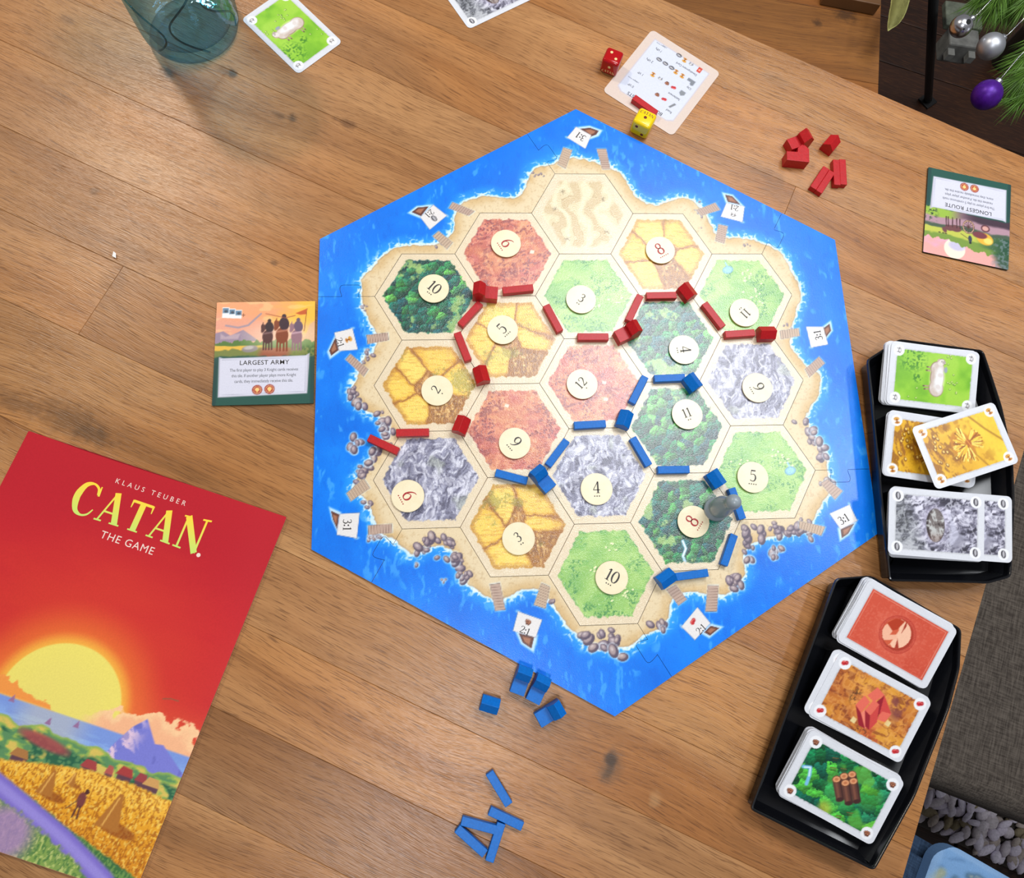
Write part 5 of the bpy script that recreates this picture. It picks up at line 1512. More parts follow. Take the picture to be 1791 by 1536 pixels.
# ------------------------------------------------------------------ rule booklet
BA = math.radians(-20.0)
BTL = np.array([-449.1, -33.9]); BW, BH = 213.0, 277.0
BC = BTL + np.array(rot2((BW / 2, -BH / 2), BA))
def bl(px, py):
    p = at(px, py, 3.0)[:2] - BC
    return rot2(p, -BA)
def book_paint(P):
    x, y = P.x, P.y
    sx_, sy_ = bl(100, 1237); SR = 44.5
    hz = bl(150, 1258)[1] - 2
    P.c[:] = (186, 32, 44)
    P.mix(sstep(110, 30, y) * .6, (206, 44, 46))
    r = np.hypot(x - sx_, y - sy_)
    P.mix(sstep(150, 62, r + (fbm(x / 40, y / 12, 3, 3) - .5) * 30) * .6, (214, 66, 44))
    P.mix(sstep(80, 46, r) * .75, (236, 124, 50)); P.mix(sstep(hz + 40, hz, y) * .5, (240, 120, 62))
    P.mix(sstep(55, 44, r) * .8, (246, 190, 70)); P.mix(sstep(SR + .6, SR - .6, r), (236, 220, 108)); P.mix(sstep(SR, 20, r) * .3, (228, 212, 116))
    # clouds
    cx, cy = bl(262, 1262)
    cb = hz + 22 - np.abs(x - (cx + 6)) * .30 + (fbm(x / 9, y / 9, 5, 4) - .5) * 22
    P.mix(sstep(cb + .8, cb - .8, y) * sstep(cx - 52, cx - 30, x), (248, 200, 150)); P.mix(sstep(cb - 2, cb - 9, y) * sstep(cx - 50, cx - 26, x) * .6, (240, 168, 128))
    cb2 = hz + 14 - (x - bl(0, 1200)[0]) * .35 + (fbm(x / 7, y / 7, 6, 4) - .5) * 14
    P.mix(sstep(cb2 + .6, cb2 - .6, y) * sstep(hz - 2, hz + 2, y), (240, 150, 70))
    # sea
    P.mix(sstep(hz + .5, hz - .5, y), (122, 150, 216)); P.mix(sstep(hz - 2, hz - 12, y) * .5 * sstep(.45, .65, fbm(x / 12, y / 2, 8, 3)), (150, 190, 236))
    P.mix(sstep(36, 10, np.abs(x - sx_)) * sstep(hz + .5, hz - .5, y) * .35, (246, 220, 160))
    for px_, py_ in ((85, 1262), (134, 1268), (22, 1222)):
        a, b = bl(px_, py_); P.poly([(a - 2.2, b - 2), (a + 2.4, b - 2), (a + .8, b + 3.2)], (150, 110, 150), .4)
    # mountains
    m0 = bl(200, 1300); pk = bl(258, 1258); m1 = bl(338, 1340)
    mt = [m0, ((m0[0] + pk[0]) / 2, (m0[1] + pk[1]) / 2 + 3), pk, (pk[0] + 12, pk[1] - 14), (pk[0] + 18, pk[1] - 13), (m1[0] + 6, pk[1] - 34), (m1[0] + 6, m1[1] - 30), (m0[0] - 6, m0[1] - 16)]
    P.poly(mt, (122, 124, 206), .6)
    i = sstep(.4, -.4, poly_sd(x, y, np.array(mt))[0])
    P.mix(i * sstep(.55, .7, ridged(x / 9 + y / 12, y / 12, 9, 4)) * sstep(pk[0] + 6, pk[0] - 8, x), (226, 196, 216)); P.mix(i * sstep(.5, .35, ridged(x / 7, y / 9, 10, 3)) * .5, (96, 98, 176))
    # hills, woods, village
    h1 = hz - 11 - (x + 60) * .03 + (fbm(x / 14, x * 0, 11, 3) - .5) * 9
    P.mix(sstep(h1 + .6, h1 - .6, y), (146, 176, 84)); n = fbm(x / 11, y / 6, 12, 4)
    P.mix(sstep(h1, h1 - 3, y) * sstep(.5, .6, n), (214, 188, 92)); P.mix(sstep(h1, h1 - 3, y) * sstep(.5, .4, n), (92, 140, 92))
    d1, d2, idv, ox, oy = voronoi(x / 4.5, y / 3.5, 13)
    wd_ = sstep(h1 - 6, h1 - 9, y) * sstep(.46, .54, fbm(x / 16, y / 9, 14, 3))
    P.mix(wd_ * .95, (40, 94, 70)); P.mix(wd_ * sstep(.45, .2, np.hypot(ox + .1, oy - .2)) * .6, (110, 156, 100))
    a, b = bl(78, 1298); P.ell(a, b, 20, 4.2, (176, 70, 76), -.12, 1.5, .8)
    for px_, py_, w, c_ in ((155, 1342, 8, (164, 66, 66)), (218, 1355, 8, (168, 62, 60)), (246, 1366, 6, (156, 66, 70)), (264, 1374, 8, (206, 156, 92)), (34, 1322, 9, (172, 118, 66)), (190, 1352, 4, (180, 90, 80))):
        a, b = bl(px_, py_)
        P.poly([(a - w * .6, b - 4.5), (a + w * .7, b - 4.5), (a + w * .7, b), (a - w * .6, b)], (96, 64, 76), .4); P.poly([(a - w * .8, b - 1), (a + w * .8, b - 1), (a + w * .5, b + 4.5), (a - w * .4, b + 5)], c_, .4)
    # grain field
    F = [bl(*p) for p in ((-20, 1326), (60, 1334), (150, 1346), (230, 1372), (320, 1412), (300, 1500), (262, 1560), (215, 1520), (120, 1450), (40, 1385), (-20, 1350))]
    i = sstep(1.2, -1.2, poly_sd(x, y, np.array(F))[0] + (fbm(x / 2, y / 2, 15, 2) - .5) * 2)
    P.mix(i, (232, 164, 40))
    fy = (y - bl(200, 1450)[1])
    P.mix(i * sstep(20, -30, fy) * .5, (196, 112, 26)); P.mix(i * sstep(6, 24, fy) * .6, (250, 200, 84)); P.mix(i * sstep(.5, .62, fbm(x / .9, y / 1.8, 16, 2)) * .6, (150, 78, 18)); P.mix(i * sstep(.6, .7, fbm(x / 1.1, y / 1.6, 17, 2)) * .6, (254, 220, 110))
    for k in range(3):
        P.line([bl(170 + 40 * k, 1352 + 16 * k), bl(215 + 30 * k, 1385 + 8 * k), bl(222 + 22 * k, 1432)], .8, (168, 98, 24), .5, .6)
    for px_, py_, k in ((87, 1368, 1.0), (200, 1418, 1.4), (128, 1362, .5)):
        a, b = bl(px_, py_); P.ell(a + 5 * k, b - 8 * k, 10 * k, 3 * k, (140, 70, 26), -.1, .8, .7); P.poly([(a - 7 * k, b - 9 * k), (a + 6 * k, b - 9 * k), (a + 1.5 * k, b + 8 * k), (a - .5 * k, b + 8 * k)], (176, 112, 46), .5); P.line([(a, b + 6 * k), (a - 3 * k, b - 8 * k)], 1.0, (226, 170, 84), .4)
    a, b = bl(140, 1405)
    P.ell(a, b + 2, 3, 5.2, (120, 62, 60), .1, .4); P.ell(a + 1.6, b + 8, 1.6, 1.8, (84, 46, 40), 0, .3); P.line([(a - 1, b - 2), (a - 1.6, b - 10)], 1.1, (88, 50, 44), .3); P.line([(a + 1, b - 2), (a + 2, b - 10)], 1.1, (88, 50, 44), .3); P.line([(a - 1, b + 3), (a - 8, b - 6)], .7, (120, 80, 50), .3)
    # verge, path, near grass
    G = [bl(*p) for p in ((-20, 1352), (40, 1386), (120, 1452), (215, 1522), (262, 1562), (60, 1640), (-60, 1560))]
    i = sstep(1.5, -1.5, poly_sd(x, y, np.array(G))[0] + (fbm(x / 3, y / 3, 18, 2) - .5) * 4)
    P.mix(i, (64, 112, 62)); P.mix(i * sstep(.5, .62, fbm(x / 1.2, y / 2.4, 19, 2)) * .7, (126, 160, 84))
    pth = [bl(*p) for p in ((-20, 1358), (40, 1408), (110, 1468), (180, 1540), (200, 1570))]
    P.line(pth, 13, (126, 110, 196), 1.5); P.line(pth, 6, (150, 136, 214), 2)
    N_ = [bl(*p) for p in ((-20, 1382), (30, 1420), (80, 1462), (140, 1520), (160, 1560), (40, 1640), (-60, 1560))]
    i = sstep(2, -2, poly_sd(x, y, np.array(N_))[0] + (fbm(x / 3, y / 3, 20, 2) - .5) * 6)
    P.mix(i, (128, 158, 78)); P.mix(i * sstep(.48, .6, fbm(x / 1.6, y / 2.6, 21, 2)) * .75, (74, 118, 62)); P.mix(i * sstep(.6, .7, fbm(x / 1.3, y / 2, 22, 2)) * .7, (200, 206, 124))
    a, b = bl(10, 1455); P.mix(i * sstep(26, 10, np.hypot(x - a, y - b)) * .8, (170, 128, 190))
    a, b = bl(297, 1224); P.line([(a - 5, b - 1), (a, b + .6), (a + 6, b + 1)], .9, (150, 84, 60), .4)
def book_z(x, y):
    u = (x + BW / 2) / BW
    return 1.3 * np.exp(-((u - .03) / .10) ** 2) + .5 * np.sin(u * 6.5 + y / 70) * sstep(0, .25, u) * sstep(1.0, .8, u) + .35 * np.sin(y / 33 + u * 4) * sstep(1.0, .85, u)
book = empty('rule_booklet', (BC[0] * MM, BC[1] * MM, 0), BA)
tag(book, 'red rule booklet with a setting sun and grain field on its cover', 'booklet')
ol = rrect(BW, BH, .8, 2)
M_BOOK = print_mat('glossy_cover_print', rough=.26, spec=.5, linen=0, grain=.04)
cov = link('cover', plate_mesh('cover', ol, 1.1, 0.8, book_paint, side=(206, 150, 130), zfun=book_z), M_BOOK, book, (0, 0, 2.95 * MM))
pg = plate_mesh('page_block', inset_poly(rrect(BW, BH, .8, 2), .5), 1.7, 6.0, lambda P: P.mix(np.ones(len(P.x)), (230, 224, 214)), side=(226, 220, 210))
link('page_block', pg, M_CARD, book, (0, 0, 1.8 * MM))
def bt(me, mat, px, py, name='lettering', lift=.12):
    q = bl(px, py); z = 2.9 + float(book_z(np.array([q[0]]), np.array([q[1]]))[0])
    # drape the lettering over the cover
    for v in me.vertices:
        v.co.z = float(book_z(np.array([v.co.x / MM + q[0]]), np.array([v.co.y / MM + q[1]]))[0]) * MM
    return link(name, me, mat, cov, (q[0] * MM, q[1] * MM, lift * MM))
gm, nt, N, L, b_ = new_mat('title_yellow_ink')
tc = N.new('ShaderNodeTexCoord'); sp = N.new('ShaderNodeSeparateXYZ'); mr = N.new('ShaderNodeMapRange'); cr = N.new('ShaderNodeValToRGB')
mr.inputs['From Min'].default_value = -.013; mr.inputs['From Max'].default_value = .013
cr.color_ramp.elements[0].color = (*srgb((196, 226, 110)), 1); cr.color_ramp.elements[1].color = (*srgb((250, 214, 60)), 1)
L.new(tc.outputs['Object'], sp.inputs[0]); L.new(sp.outputs['Y'], mr.inputs['Value']); L.new(mr.outputs['Result'], cr.inputs[0]); L.new(cr.outputs[0], b_.inputs['Base Color'])
b_.inputs['Roughness'].default_value = .35
def logo_warp(v):
    k = 1 + .22 * (v[0] / .052) ** 2
    return (v[0], (v[1] + .004) * k - .004, 0)
bt(glyph_mesh('CATAN', 23, .05, 'title_lettering', warp=logo_warp), gm, 244, 905, 'title_lettering')
bt(text_mesh('KLAUS TEUBER', 4.0, spacing=1.7), INKW, 263, 861)
bt(text_mesh('THE GAME', 6.0, spacing=1.12), INKW, 222, 950)
bt(bm_mesh((lambda b: (b.faces.new([b.verts.new((x * MM, y * MM, 0)) for x, y in disc_pts(0, 0, 1.6)]), b)[1])(bmesh.new()), 'dot'), INKW, 347, 971, 'title_dot')

# ------------------------------------------------------------------ blue drinking glass
gl, nt, N, L, b_ = new_mat('blue_glass')
N.remove(b_)
out = N['Material Output']
tr = N.new('ShaderNodeBsdfTransparent')
lw = N.new('ShaderNodeLayerWeight'); lw.inputs['Blend'].default_value = .5
tint = N.new('ShaderNodeMix'); tint.data_type = 'RGBA'; tint.inputs[6].default_value = (.90, .965, .985, 1); tint.inputs[7].default_value = (.22, .62, .82, 1)
L.new(lw.outputs['Facing'], tint.inputs[0]); L.new(tint.outputs[2], tr.inputs[0])
gs = N.new('ShaderNodeBsdfGlossy'); gs.inputs['Roughness'].default_value = .03
m2 = N.new('ShaderNodeMixShader')
tc = N.new('ShaderNodeTexCoord'); nz = N.new('ShaderNodeTexNoise'); nz.inputs['Scale'].default_value = 38; nz.inputs['Detail'].default_value = 3
bp = N.new('ShaderNodeBump'); bp.inputs['Strength'].default_value = .4; bp.inputs['Distance'].default_value = .003
L.new(tc.outputs['Object'], nz.inputs['Vector']); L.new(nz.outputs['Fac'], bp.inputs['Height'])
for nd in (gs, lw): L.new(bp.outputs['Normal'], nd.inputs['Normal'])
fp = N.new('ShaderNodeMath'); fp.operation = 'POWER'; fp.inputs[1].default_value = 3.0
fm_ = N.new('ShaderNodeMath'); fm_.operation = 'MULTIPLY_ADD'; fm_.inputs[1].default_value = .5; fm_.inputs[2].default_value = .045
L.new(lw.outputs['Facing'], fp.inputs[0]); L.new(fp.outputs[0], fm_.inputs[0]); L.new(fm_.outputs[0], m2.inputs[0]); L.new(tr.outputs[0], m2.inputs[1]); L.new(gs.outputs[0], m2.inputs[2]); L.new(m2.outputs[0], out.inputs[0])
gl.node_tree.nodes['Mix'].inputs[6].default_value = (.945, .985, .995, 1); gl.node_tree.nodes['Mix'].inputs[7].default_value = (.30, .70, .88, 1)
gl2 = gl.copy(); gl2.name = 'thick_blue_glass'
gl2.node_tree.nodes['Mix'].inputs[6].default_value = (.88, .97, .995, 1); gl2.node_tree.nodes['Mix'].inputs[7].default_value = (.22, .66, .92, 1)
gl3 = gl.copy(); gl3.name = 'embossed_blue_glass'
gl3.node_tree.nodes['Mix'].inputs[6].default_value = (.62, .84, .90, 1); gl3.node_tree.nodes['Mix'].inputs[7].default_value = (.2, .5, .62, 1)
g = empty('drinking_glass', (-.3485, .3445, 0))
tag(g, 'pale blue glass tumbler with embossed wavy lines casting a brown shadow', 'glass')
bprof = [(0, .4), (33, .4), (37, 1.4), (41, 5), (43.2, 11), (43.7, 16)]
oprof = [(43.7, 16), (44, 20), (44.6, 60), (46, 110), (47, 138), (46.2, 140), (44.6, 139)]
iprof = [(43.2, 137), (42.2, 110), (40.8, 60), (40, 24), (38.4, 15), (34, 11), (20, 9.4), (0, 9)]
link('body', lathe_mesh('body', [(a * MM, b * MM) for a, b in oprof + iprof], 72), gl, g)
link('base', lathe_mesh('base', [(a * MM, b * MM) for a, b in bprof], 72), gl2, g)
for ph, up in ((-2.1, 0), (-1.25, .5), (-.5, .2), (.4, .6), (1.3, 0), (2.3, .4)):
    pts = []
    for k in range(40):
        t = k / 39
        z = 16 + 100 * t
        a = ph + .34 * math.sin(t * 7.5 + up * 5)
        r_ = np.interp(z, [11, 20, 60, 110, 138], [43.2, 44, 44.6, 46, 47]) + .1
        pts.append((r_ * math.cos(a) * MM, r_ * math.sin(a) * MM, z * MM))
    link('embossed_line', tube_mesh('embossed_line', pts, .0008, 6), gl3, g)

# ------------------------------------------------------------------ beside the table: bench, rug, chair
def weave_mat(name, c1_, c2_, sc):
    m, nt, N, L, b = new_mat(name)
    tc = N.new('ShaderNodeTexCoord')
    res = []
    for v in ((sc, sc * .09, sc), (sc * .09, sc, sc)):
        mp = N.new('ShaderNodeMapping'); mp.inputs['Scale'].default_value = v
        nz = N.new('ShaderNodeTexNoise'); nz.inputs['Scale'].default_value = 1; nz.inputs['Detail'].default_value = 3
        L.new(tc.outputs['Object'], mp.inputs[0]); L.new(mp.outputs[0], nz.inputs['Vector']); res.append(nz.outputs['Fac'])
    ad = N.new('ShaderNodeMath'); ad.operation = 'ADD'; L.new(res[0], ad.inputs[0]); L.new(res[1], ad.inputs[1])
    cr = N.new('ShaderNodeValToRGB'); cr.color_ramp.elements[0].position = .38; cr.color_ramp.elements[1].position = .62
    cr.color_ramp.elements[0].color = (*srgb(c1_), 1); cr.color_ramp.elements[1].color = (*srgb(c2_), 1)
    hf = N.new('ShaderNodeMath'); hf.operation = 'MULTIPLY'; hf.inputs[1].default_value = .5
    L.new(ad.outputs[0], hf.inputs[0]); L.new(hf.outputs[0], cr.inputs[0]); L.new(cr.outputs[0], b.inputs['Base Color'])
    bp = N.new('ShaderNodeBump'); bp.inputs['Strength'].default_value = .5; bp.inputs['Distance'].default_value = .001
    L.new(ad.outputs[0], bp.inputs['Height']); L.new(bp.outputs['Normal'], b.inputs['Normal'])
    b.inputs['Roughness'].default_value = .9; b.inputs['Specular IOR Level'].default_value = .2
    return m
M_BLK = solid('dark_leg_wood', (40, 28, 22), .5)
bu0, bu1, bv0, bv1 = 372, 900, -157, 640
x, y = table_xy((bu0 + bu1) / 2, (bv0 + bv1) / 2)
bn = empty('upholstered_bench', (x, y, -.75), TANG + math.radians(3.5))
tag(bn, 'grey-brown woven fabric bench tucked beside the right table edge', 'bench')
sx_, sy_ = (bu1 - bu0) * MM, (bv1 - bv0) * MM
bm = bmesh.new(); bmesh.ops.create_cube(bm, size=1)
for v in bm.verts: v.co = Vector((v.co.x * sx_, v.co.y * sy_, v.co.z * .16))
bmesh.ops.bevel(bm, geom=list(bm.edges), offset=.03, segments=5, affect='EDGES', profile=.5)
link('seat_cushion', bm_mesh(bm, 'seat_cushion', True), weave_mat('grey_woven_fabric', (62, 55, 49), (102, 93, 84), 560), bn, (0, 0, .37))
link('seat_base', box_mesh('seat_base', sx_ - .04, sy_ - .04, .08, .004), M_BLK, bn, (0, 0, .25))
lg = box_mesh('leg', .045, .045, .21, .003); lg.materials.append(M_BLK)
for a in (-1, 1):
    for b in (-1, 1): link('leg', lg, None, bn, (a * (sx_ / 2 - .06), b * (sy_ / 2 - .32), .105))

# looped rug on the floor
rg = empty('looped_rug', (.816, -.478, -.75), TANG)
tag(rg, 'chunky looped rug in grey and lilac yarn on the floor below the bench', 'rug')
link('backing', box_mesh('backing', .9, .29, .012, .003), solid('rug_backing', (74, 68, 62), .95), rg, (0, 0, .006))
rr = random.Random(31)
vs, fs, fc = [], [], []
PALR = [(222, 214, 230), (204, 196, 200), (234, 228, 244), (186, 174, 166), (214, 206, 214), (150, 138, 112)]
ring = [(math.cos(2 * math.pi * k / 10), math.sin(2 * math.pi * k / 10)) for k in range(10)]
cols = []
for i in range(-36, 37):
    for j in range(-8, 9):
        cx = i * .0122 + rr.gauss(0, .0035) + (.006 if j % 2 else 0); cy = j * .0165 + rr.gauss(0, .0035)
        a = rr.gauss(1.15, .5); L_ = rr.uniform(.010, .020); W_ = rr.uniform(.005, .010); t = rr.uniform(-.5, .5); z0 = .014 + rr.uniform(0, .014)
        ca, sa_ = math.cos(a), math.sin(a)
        c_ = PALR[rr.randrange(6)]
        b0 = len(vs)
        for lay, (kz, kr) in enumerate(((-.004, .75), (.001, 1.0), (.005, .72))):
            for p in ring:
                u, v = p[0] * L_ * kr, p[1] * W_ * kr
                vs.append((cx + u * ca - v * sa_, cy + u * sa_ + v * ca, z0 + kz + t * v + .25 * u * t)); cols.append(c_)
        for lay in range(2):
            for k in range(10):
                l = (k + 1) % 10
                fs.append((b0 + lay * 10 + k, b0 + lay * 10 + l, b0 + lay * 10 + 10 + l, b0 + lay * 10 + 10 + k))
        fs.append(tuple(b0 + 20 + k for k in range(10)))
me = bpy.data.meshes.new('yarn_loops'); me.from_pydata(vs, [], fs)
me.polygons.foreach_set('use_smooth', [True] * len(me.polygons))
ca_ = me.color_attributes.new('Print', 'FLOAT_COLOR', 'POINT')
lin = np.ones((len(vs), 4)); lin[:, :3] = srgb(np.array(cols)); ca_.data.foreach_set('color', lin.ravel().astype(np.float32))
o = link('yarn_loops', me, print_mat('yarn_fibre', rough=.9, spec=.1, linen=0, grain=.15, gscale=300), rg); o['kind'] = 'stuff'

# navy chair with a floral pad, at the lower right
ZC = -292
e0 = at(1657, 1478, ZC); e1_ = at(1758, 1536, ZC); e2_ = at(1589, 1523, ZC)
ux = e1_ - e0; ang = math.atan2(ux[1], ux[0])
ch = empty('dining_chair', (0, 0, -.75), ang)
pw, ph_ = 380.0, 380.0
cc = e0[:2] + np.array(rot2((pw / 2 - 6, -ph_ / 2 + 3), ang))
ch.location = (cc[0] * MM, cc[1] * MM, -.75)
tag(ch, 'navy blue chair seat at the lower right beneath a floral pad', 'chair')
M_NAVY = weave_mat('navy_fabric', (40, 56, 78), (62, 84, 112), 500)
bm = bmesh.new(); bmesh.ops.create_cube(bm, size=1)
for v in bm.verts: v.co = Vector((v.co.x * .52, v.co.y * .372, v.co.z * .06))
bmesh.ops.bevel(bm, geom=list(bm.edges), offset=.02, segments=4, affect='EDGES')
link('seat', bm_mesh(bm, 'seat', True), M_NAVY, ch, (-.055, -.005, .405))
bm = bmesh.new(); bmesh.ops.create_cube(bm, size=1)
for v in bm.verts: v.co = Vector((v.co.x * .46, v.co.y * .05, v.co.z * .42))
bmesh.ops.bevel(bm, geom=list(bm.edges), offset=.018, segments=4, affect='EDGES')
link('backrest', bm_mesh(bm, 'backrest', True), M_NAVY, ch, (-.03, -.27, .66))
lg = box_mesh('leg', .035, .035, .376, .003); lg.materials.append(M_BLK)
for a in (-1, 1):
    for b in (-1, 1): link('leg', lg, None, ch, (a * .22 - .05, b * .11 - .06, .188))
def pad_paint(P):
    x, y = P.x, P.y
    P.c[:] = (126, 168, 214)
    P.mix(sstep(.4, .7, fbm(x / 40, y / 40, 3, 3)) * .5, (104, 148, 200)); P.mix(sstep(.6, .72, fbm(x / 60 + y / 50, y / 12 - x / 30, 4, 3)) * .5, (86, 122, 164))
    rr = random.Random(2)
    for k in range(150):
        a, b = rr.uniform(-180, 180), rr.uniform(-180, 180); t = rr.uniform(0, 6.3)
        p = [(a + 34 * s_ * math.cos(t + s_ * .8), b + 34 * s_ * math.sin(t + s_ * .8)) for s_ in (0, .35, .7, 1)]
        P.line(p, rr.uniform(4, 11), rr.choice([(140, 150, 120), (84, 116, 140), (164, 170, 138), (90, 116, 160), (150, 184, 224)]), 2.5, .85); P.line(p, 1.2, (190, 196, 178), 1, .7)
    d = np.maximum(np.abs(x) - pw / 2, np.abs(y) - ph_ / 2)
    P.mix(sstep(-8, -5, d) * .7, (150, 186, 226))
pd = plate_mesh('seat_pad', rrect(pw, ph_, 26, 8), 22, 2.6, pad_paint, side=(112, 150, 196), zfun=lambda x, y: -7 * np.exp(-(np.minimum(pw / 2 - np.abs(x), ph_ / 2 - np.abs(y)) / 7) ** 1.0))
o = link('seat_pad', pd, print_mat('pad_fabric', rough=.8, spec=.15, linen=.3, grain=.08), None, (cc[0] * MM, cc[1] * MM, ZC * MM), (0, 0, ang))
tag(o, 'light blue seat pad with a leafy floral print on the navy chair', 'seat pad')

# ------------------------------------------------------------------ Christmas tree corner
def W3(px, py, z): return at(px, py, z) * MM
tree = empty('christmas_tree', (1.12, .98, -.75))
tag(tree, 'green artificial pine tree hanging into the upper right corner', 'tree')
TO = np.array([1.12, .98, -.75])
M_NEED = solid('pine_needle', (92, 130, 48), .5, .3, noise=.35, nscale=50)
M_BARK = solid('branch_wire', (58, 48, 34), .7)
link('trunk', tube_mesh('trunk', [(0, 0, 0), (0, 0, .6), (0, 0, 1.3)], [.022, .02, .012], 10), M_BARK, tree)
def bough(p0, p1, n, ln, seed, spread=.9):
    rr = np.random.RandomState(seed)
    p0, p1 = np.array(p0), np.array(p1)
    ax = (p1 - p0); Lb = np.linalg.norm(ax); ax /= Lb
    br = link('branch', tube_mesh('branch', [tuple(p0 - TO), tuple((p0 + p1) / 2 - TO + np.array([0, 0, .004])), tuple(p1 - TO)], [.004, .003, .0015], 6), M_BARK, tree)
    vs, fs = [], []
    for k in range(n):
        t = rr.rand() ** .7
        o_ = p0 + ax * Lb * t
        d = rr.randn(3); d -= ax * (d @ ax); d /= np.linalg.norm(d) + 1e-9
        dr = ax + d * rr.uniform(.25, spread); dr /= np.linalg.norm(dr)
        l = ln * rr.uniform(.7, 1.15)
        s_ = np.cross(dr, rr.randn(3)); s_ /= np.linalg.norm(s_) + 1e-9
        w = .00055
        e = o_ + dr * l + np.array([0, 0, -.12 * l])
        mid_ = o_ + dr * l * .5
        q = np.cross(dr, s_)
        b0 = len(vs)
        for v in (o_ + s_ * w, o_ - s_ * w * .5 + q * w * .87, o_ - s_ * w * .5 - q * w * .87, mid_ + s_ * w, mid_ - s_ * w * .5 + q * w * .87, mid_ - s_ * w * .5 - q * w * .87, e): vs.append(tuple(v - TO))
        for a, b in ((0, 1), (1, 2), (2, 0)):
            fs.append((b0 + a, b0 + b, b0 + 3 + b, b0 + 3 + a)); fs.append((b0 + 3 + a, b0 + 3 + b, b0 + 6))
    me = bpy.data.meshes.new('needles'); me.from_pydata(vs, [], fs)
    nd = link('needles', me, M_NEED, br); nd['kind'] = 'stuff'
for k, (a, b, n, ln) in enumerate([((1800, -110), (1738, 8), 340, .038), ((1790, -90), (1712, 2), 220, .034), ((1800, -70), (1760, 14), 260, .038), ((1850, 40), (1790, 105), 240, .040), ((1860, 80), (1782, 140), 280, .042), ((1870, 110), (1786, 172), 240, .036), ((1850, -60), (1790, 8), 180, .036)]):
    zz = -215 - 10 * (k % 3)
    bough(W3(*a, zz + 40), W3(*b, zz), n, ln, 40 + k)
def bauble(px, py, z, r, mat, label, name='bauble', cap=(1, 1, .5), seed=0, star=False):
    p = W3(px, py, z)
    root = empty(name, tuple(p))
    tag(root, label, 'ornament')
    link('ball', lathe_mesh('ball', [(r * MM * math.sin(math.pi * k / 24), -r * MM * math.cos(math.pi * k / 24)) for k in range(25)], 40), mat, root)
    d = Vector(cap).normalized()
    q = d.to_track_quat('Z', 'Y')
    cp = [(.27 * r, .93 * r), (.30 * r, .97 * r), (.27 * r, 1.02 * r), (.30 * r, 1.07 * r), (.27 * r, 1.12 * r), (.29 * r, 1.17 * r), (.22 * r, 1.24 * r), (0, 1.26 * r)]
    c = link('cap', lathe_mesh('cap', [(a * MM, b * MM) for a, b in cp], 24), M_SILV, root)
    c.rotation_mode = 'QUATERNION'; c.rotation_quaternion = q
    st_ = [tuple(d * r * MM * k) for k in (1.2, 1.6)] + [tuple(d * r * MM * 2.2 + Vector((.004, .006, .012))), tuple(d * r * MM * 3.0 + Vector((.012, .010, .03)))]
    link('hanging_wire', tube_mesh('hanging_wire', st_, .0006, 6), M_SILV, root)
    return root
M_SILV = solid('silver_metal', (206, 208, 214), .22, metal=1.0)
M_MATTE = solid('matte_silver', (196, 198, 204), .42, metal=.85)
M_PURP = solid('purple_glitter', (78, 22, 140), .4, .4, metal=.3, noise=.2, nscale=180, bump=.6)
bell = bauble(1681, 46, -165, 13.5, solid('polished_silver', (224, 224, 230), .24, metal=1.0), 'shiny silver jingle bell with dark slots hanging on the tree', 'bell_ornament', (1, .55, .6))
M_HOLE = solid('bell_slot', (8, 8, 10), .8)
v_ = (Vector(CAM_C * MM) - bell.location).normalized()
for off, sz in ((Vector((.25, -.38, 0)), .0022), (Vector((.55, .35, 0)), .0032)):
    d = (v_ + off).normalized()
    bm = bmesh.new()
    n_ = 12 if sz > .003 else 10
    pts = [bm.verts.new(((sz if (k % 2 == 0 or n_ == 12) else sz * .4) * math.cos(2 * math.pi * k / n_), (sz if (k % 2 == 0 or n_ == 12) else sz * .4) * math.sin(2 * math.pi * k / n_), 0)) for k in range(n_)]
    bm.faces.new(pts)
    ext = bmesh.ops.extrude_face_region(bm, geom=list(bm.faces)); bmesh.ops.translate(bm, verts=[g_ for g_ in ext['geom'] if isinstance(g_, bmesh.types.BMVert)], vec=(0, 0, .0008))
    h_ = link('bell_slot', bm_mesh(bm, 'bell_slot'), M_HOLE, bell)
    h_.rotation_mode = 'QUATERNION'; h_.rotation_quaternion = d.to_track_quat('Z', 'Y'); h_.location = d * .0129
bauble(1733, 81, -165, 16.2, M_MATTE, 'matte silver bauble hanging beside the jingle bell', cap=(1, .6, .35))
pb = bauble(1726, 166, -165, 17.6, M_PURP, 'purple glitter bauble hanging lowest on the tree', cap=(.8, .9, .6))
# pale leaf ornament
lp = [W3(*p, -190) for p in ((1600, -40), (1592, 4), (1584, 28), (1570, 46), (1551, 60), (1552, 34), (1557, 8), (1562, -30))]
lv, lf = [], []
c0 = np.array(lp).mean(0)
spine = [W3(1583, -40, -178), W3(1574, 5, -176), W3(1568, 30, -180), W3(1556, 52, -188)]
left = [lp[7], lp[6], lp[5], lp[4]]; right = [lp[0], lp[1], lp[2], lp[3]]
bm = bmesh.new()
rows = [[bm.verts.new(tuple(v - c0)) for v in rw] for rw in (left, spine, right)]
for a in range(2):
    for k in range(3): bm.faces.new((rows[a][k], rows[a][k + 1], rows[a + 1][k + 1], rows[a + 1][k]))
bmesh.ops.solidify(bm, geom=list(bm.faces), thickness=.0012)
lo = link('leaf_ornament', bm_mesh(bm, 'leaf_ornament', True), solid('pale_leaf_fabric', (158, 156, 92), .6, .3, noise=.15, nscale=80), None, tuple(c0))
tag(lo, 'pale olive ribbon leaf beside the side table corner', 'ornament')
md = lo.modifiers.new('smooth', 'SUBSURF'); md.levels = 2; md.render_levels = 2
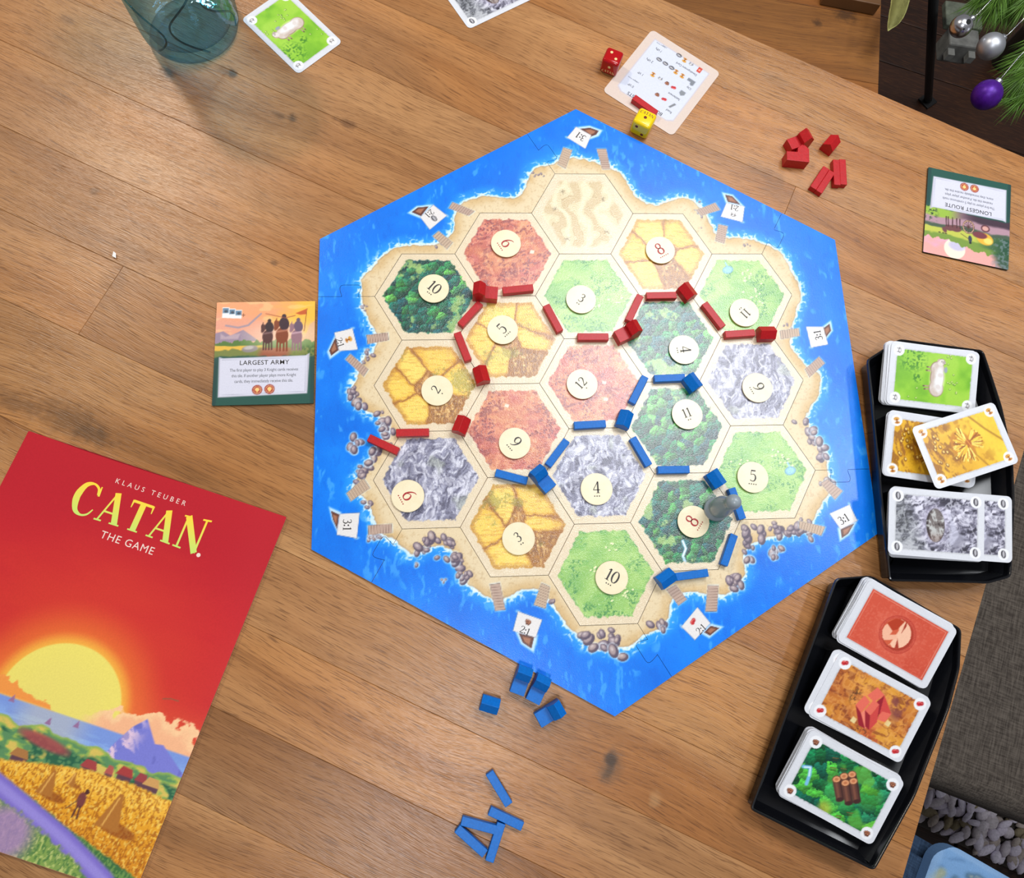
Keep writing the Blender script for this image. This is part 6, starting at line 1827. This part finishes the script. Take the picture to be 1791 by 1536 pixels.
# stand post and grey clutter under the tree
p0 = W3(1636, -60, -300); p1 = W3(1646, 150, -700)
ps = empty('tree_stand', (p1[0], p1[1], -.75))
tag(ps, 'black metal stand bar rising from the dark floor under the tree', 'stand')
M_BM = solid('black_metal', (8, 8, 9), .5)
link('post', tube_mesh('post', [tuple(np.array(p1) - np.array([p1[0], p1[1], -.75]) + np.array([0, 0, -.045])), tuple(p0 - np.array([p1[0], p1[1], -.75]))], .008, 10), M_BM, ps)
link('foot', box_mesh('foot', .03, .03, .004, .0005), M_BM, ps, (0, 0, .003), (0, 0, .6))
gp = W3(1674, 80, -430)
gb = empty('wooden_toy', tuple(gp), math.radians(-8))
tag(gb, 'small weathered grey wooden toy with stub legs behind the bell', 'toy')
M_GR = solid('weathered_grey', (112, 112, 108), .7, .3, noise=.3, nscale=60)
link('body', box_mesh('body', .052, .036, .04, .003), M_GR, gb, (0, 0, 0))
link('roof', box_mesh('roof', .064, .05, .012, .002), solid('mossy_grey', (92, 98, 84), .8, noise=.35, nscale=90), gb, (.004, .05, .01))
for a in (-1, 1): link('leg', box_mesh('leg', .012, .014, .014, .001), M_GR, gb, (a * .018, -.024, .004))
# framed picture lying on the side table
fa_ = W3(1442, -6, -235); fb_ = W3(1538, 13, -235)
fy = math.atan2(fb_[1] - fa_[1], fb_[0] - fa_[0])
bk = empty('picture_frame', tuple((fa_ + fb_) / 2 + np.array([*rot2((0, .055), fy), 0])), fy)
bk.location.z = -.249
tag(bk, 'dark framed picture lying on the side table at the top edge', 'picture frame')
wl = float(np.hypot(fb_[0] - fa_[0], fb_[1] - fa_[1]))
fm = solid('brown_frame_wood', (104, 70, 38), .5); 
for nm, sz_, lc in (('frame_rail', (wl, .012, .018), (0, -.049, .009)), ('frame_rail', (wl, .012, .018), (0, .049, .009)), ('frame_rail', (.012, .086, .018), (-wl / 2 + .006, 0, .009)), ('frame_rail', (.012, .086, .018), (wl / 2 - .006, 0, .009))):
    link(nm, box_mesh(nm, *sz_, .001), fm, bk, lc)
link('picture', box_mesh('picture', wl - .024, .086, .008), solid('dark_print', (48, 30, 24), .3, noise=.5, nscale=50), bk, (0, 0, .006))
# crumb of paper
p = W3(199, 445, 0)
bm = bmesh.new(); vv = [bm.verts.new(c) for c in ((0, 0, .0002), (.0022, .0004, .0012), (.0016, -.003, .0004), (.0028, -.0042, .0014), (-.0004, -.0024, .0016), (.0004, .0018, .0020))]
bmesh.ops.convex_hull(bm, input=vv)
o = link('paper_scrap', bm_mesh(bm, 'paper_scrap'), solid('white_paper', (236, 234, 230), .6), None, tuple(p))
tag(o, 'tiny white paper scrap lying on the bare table at the left', 'scrap')
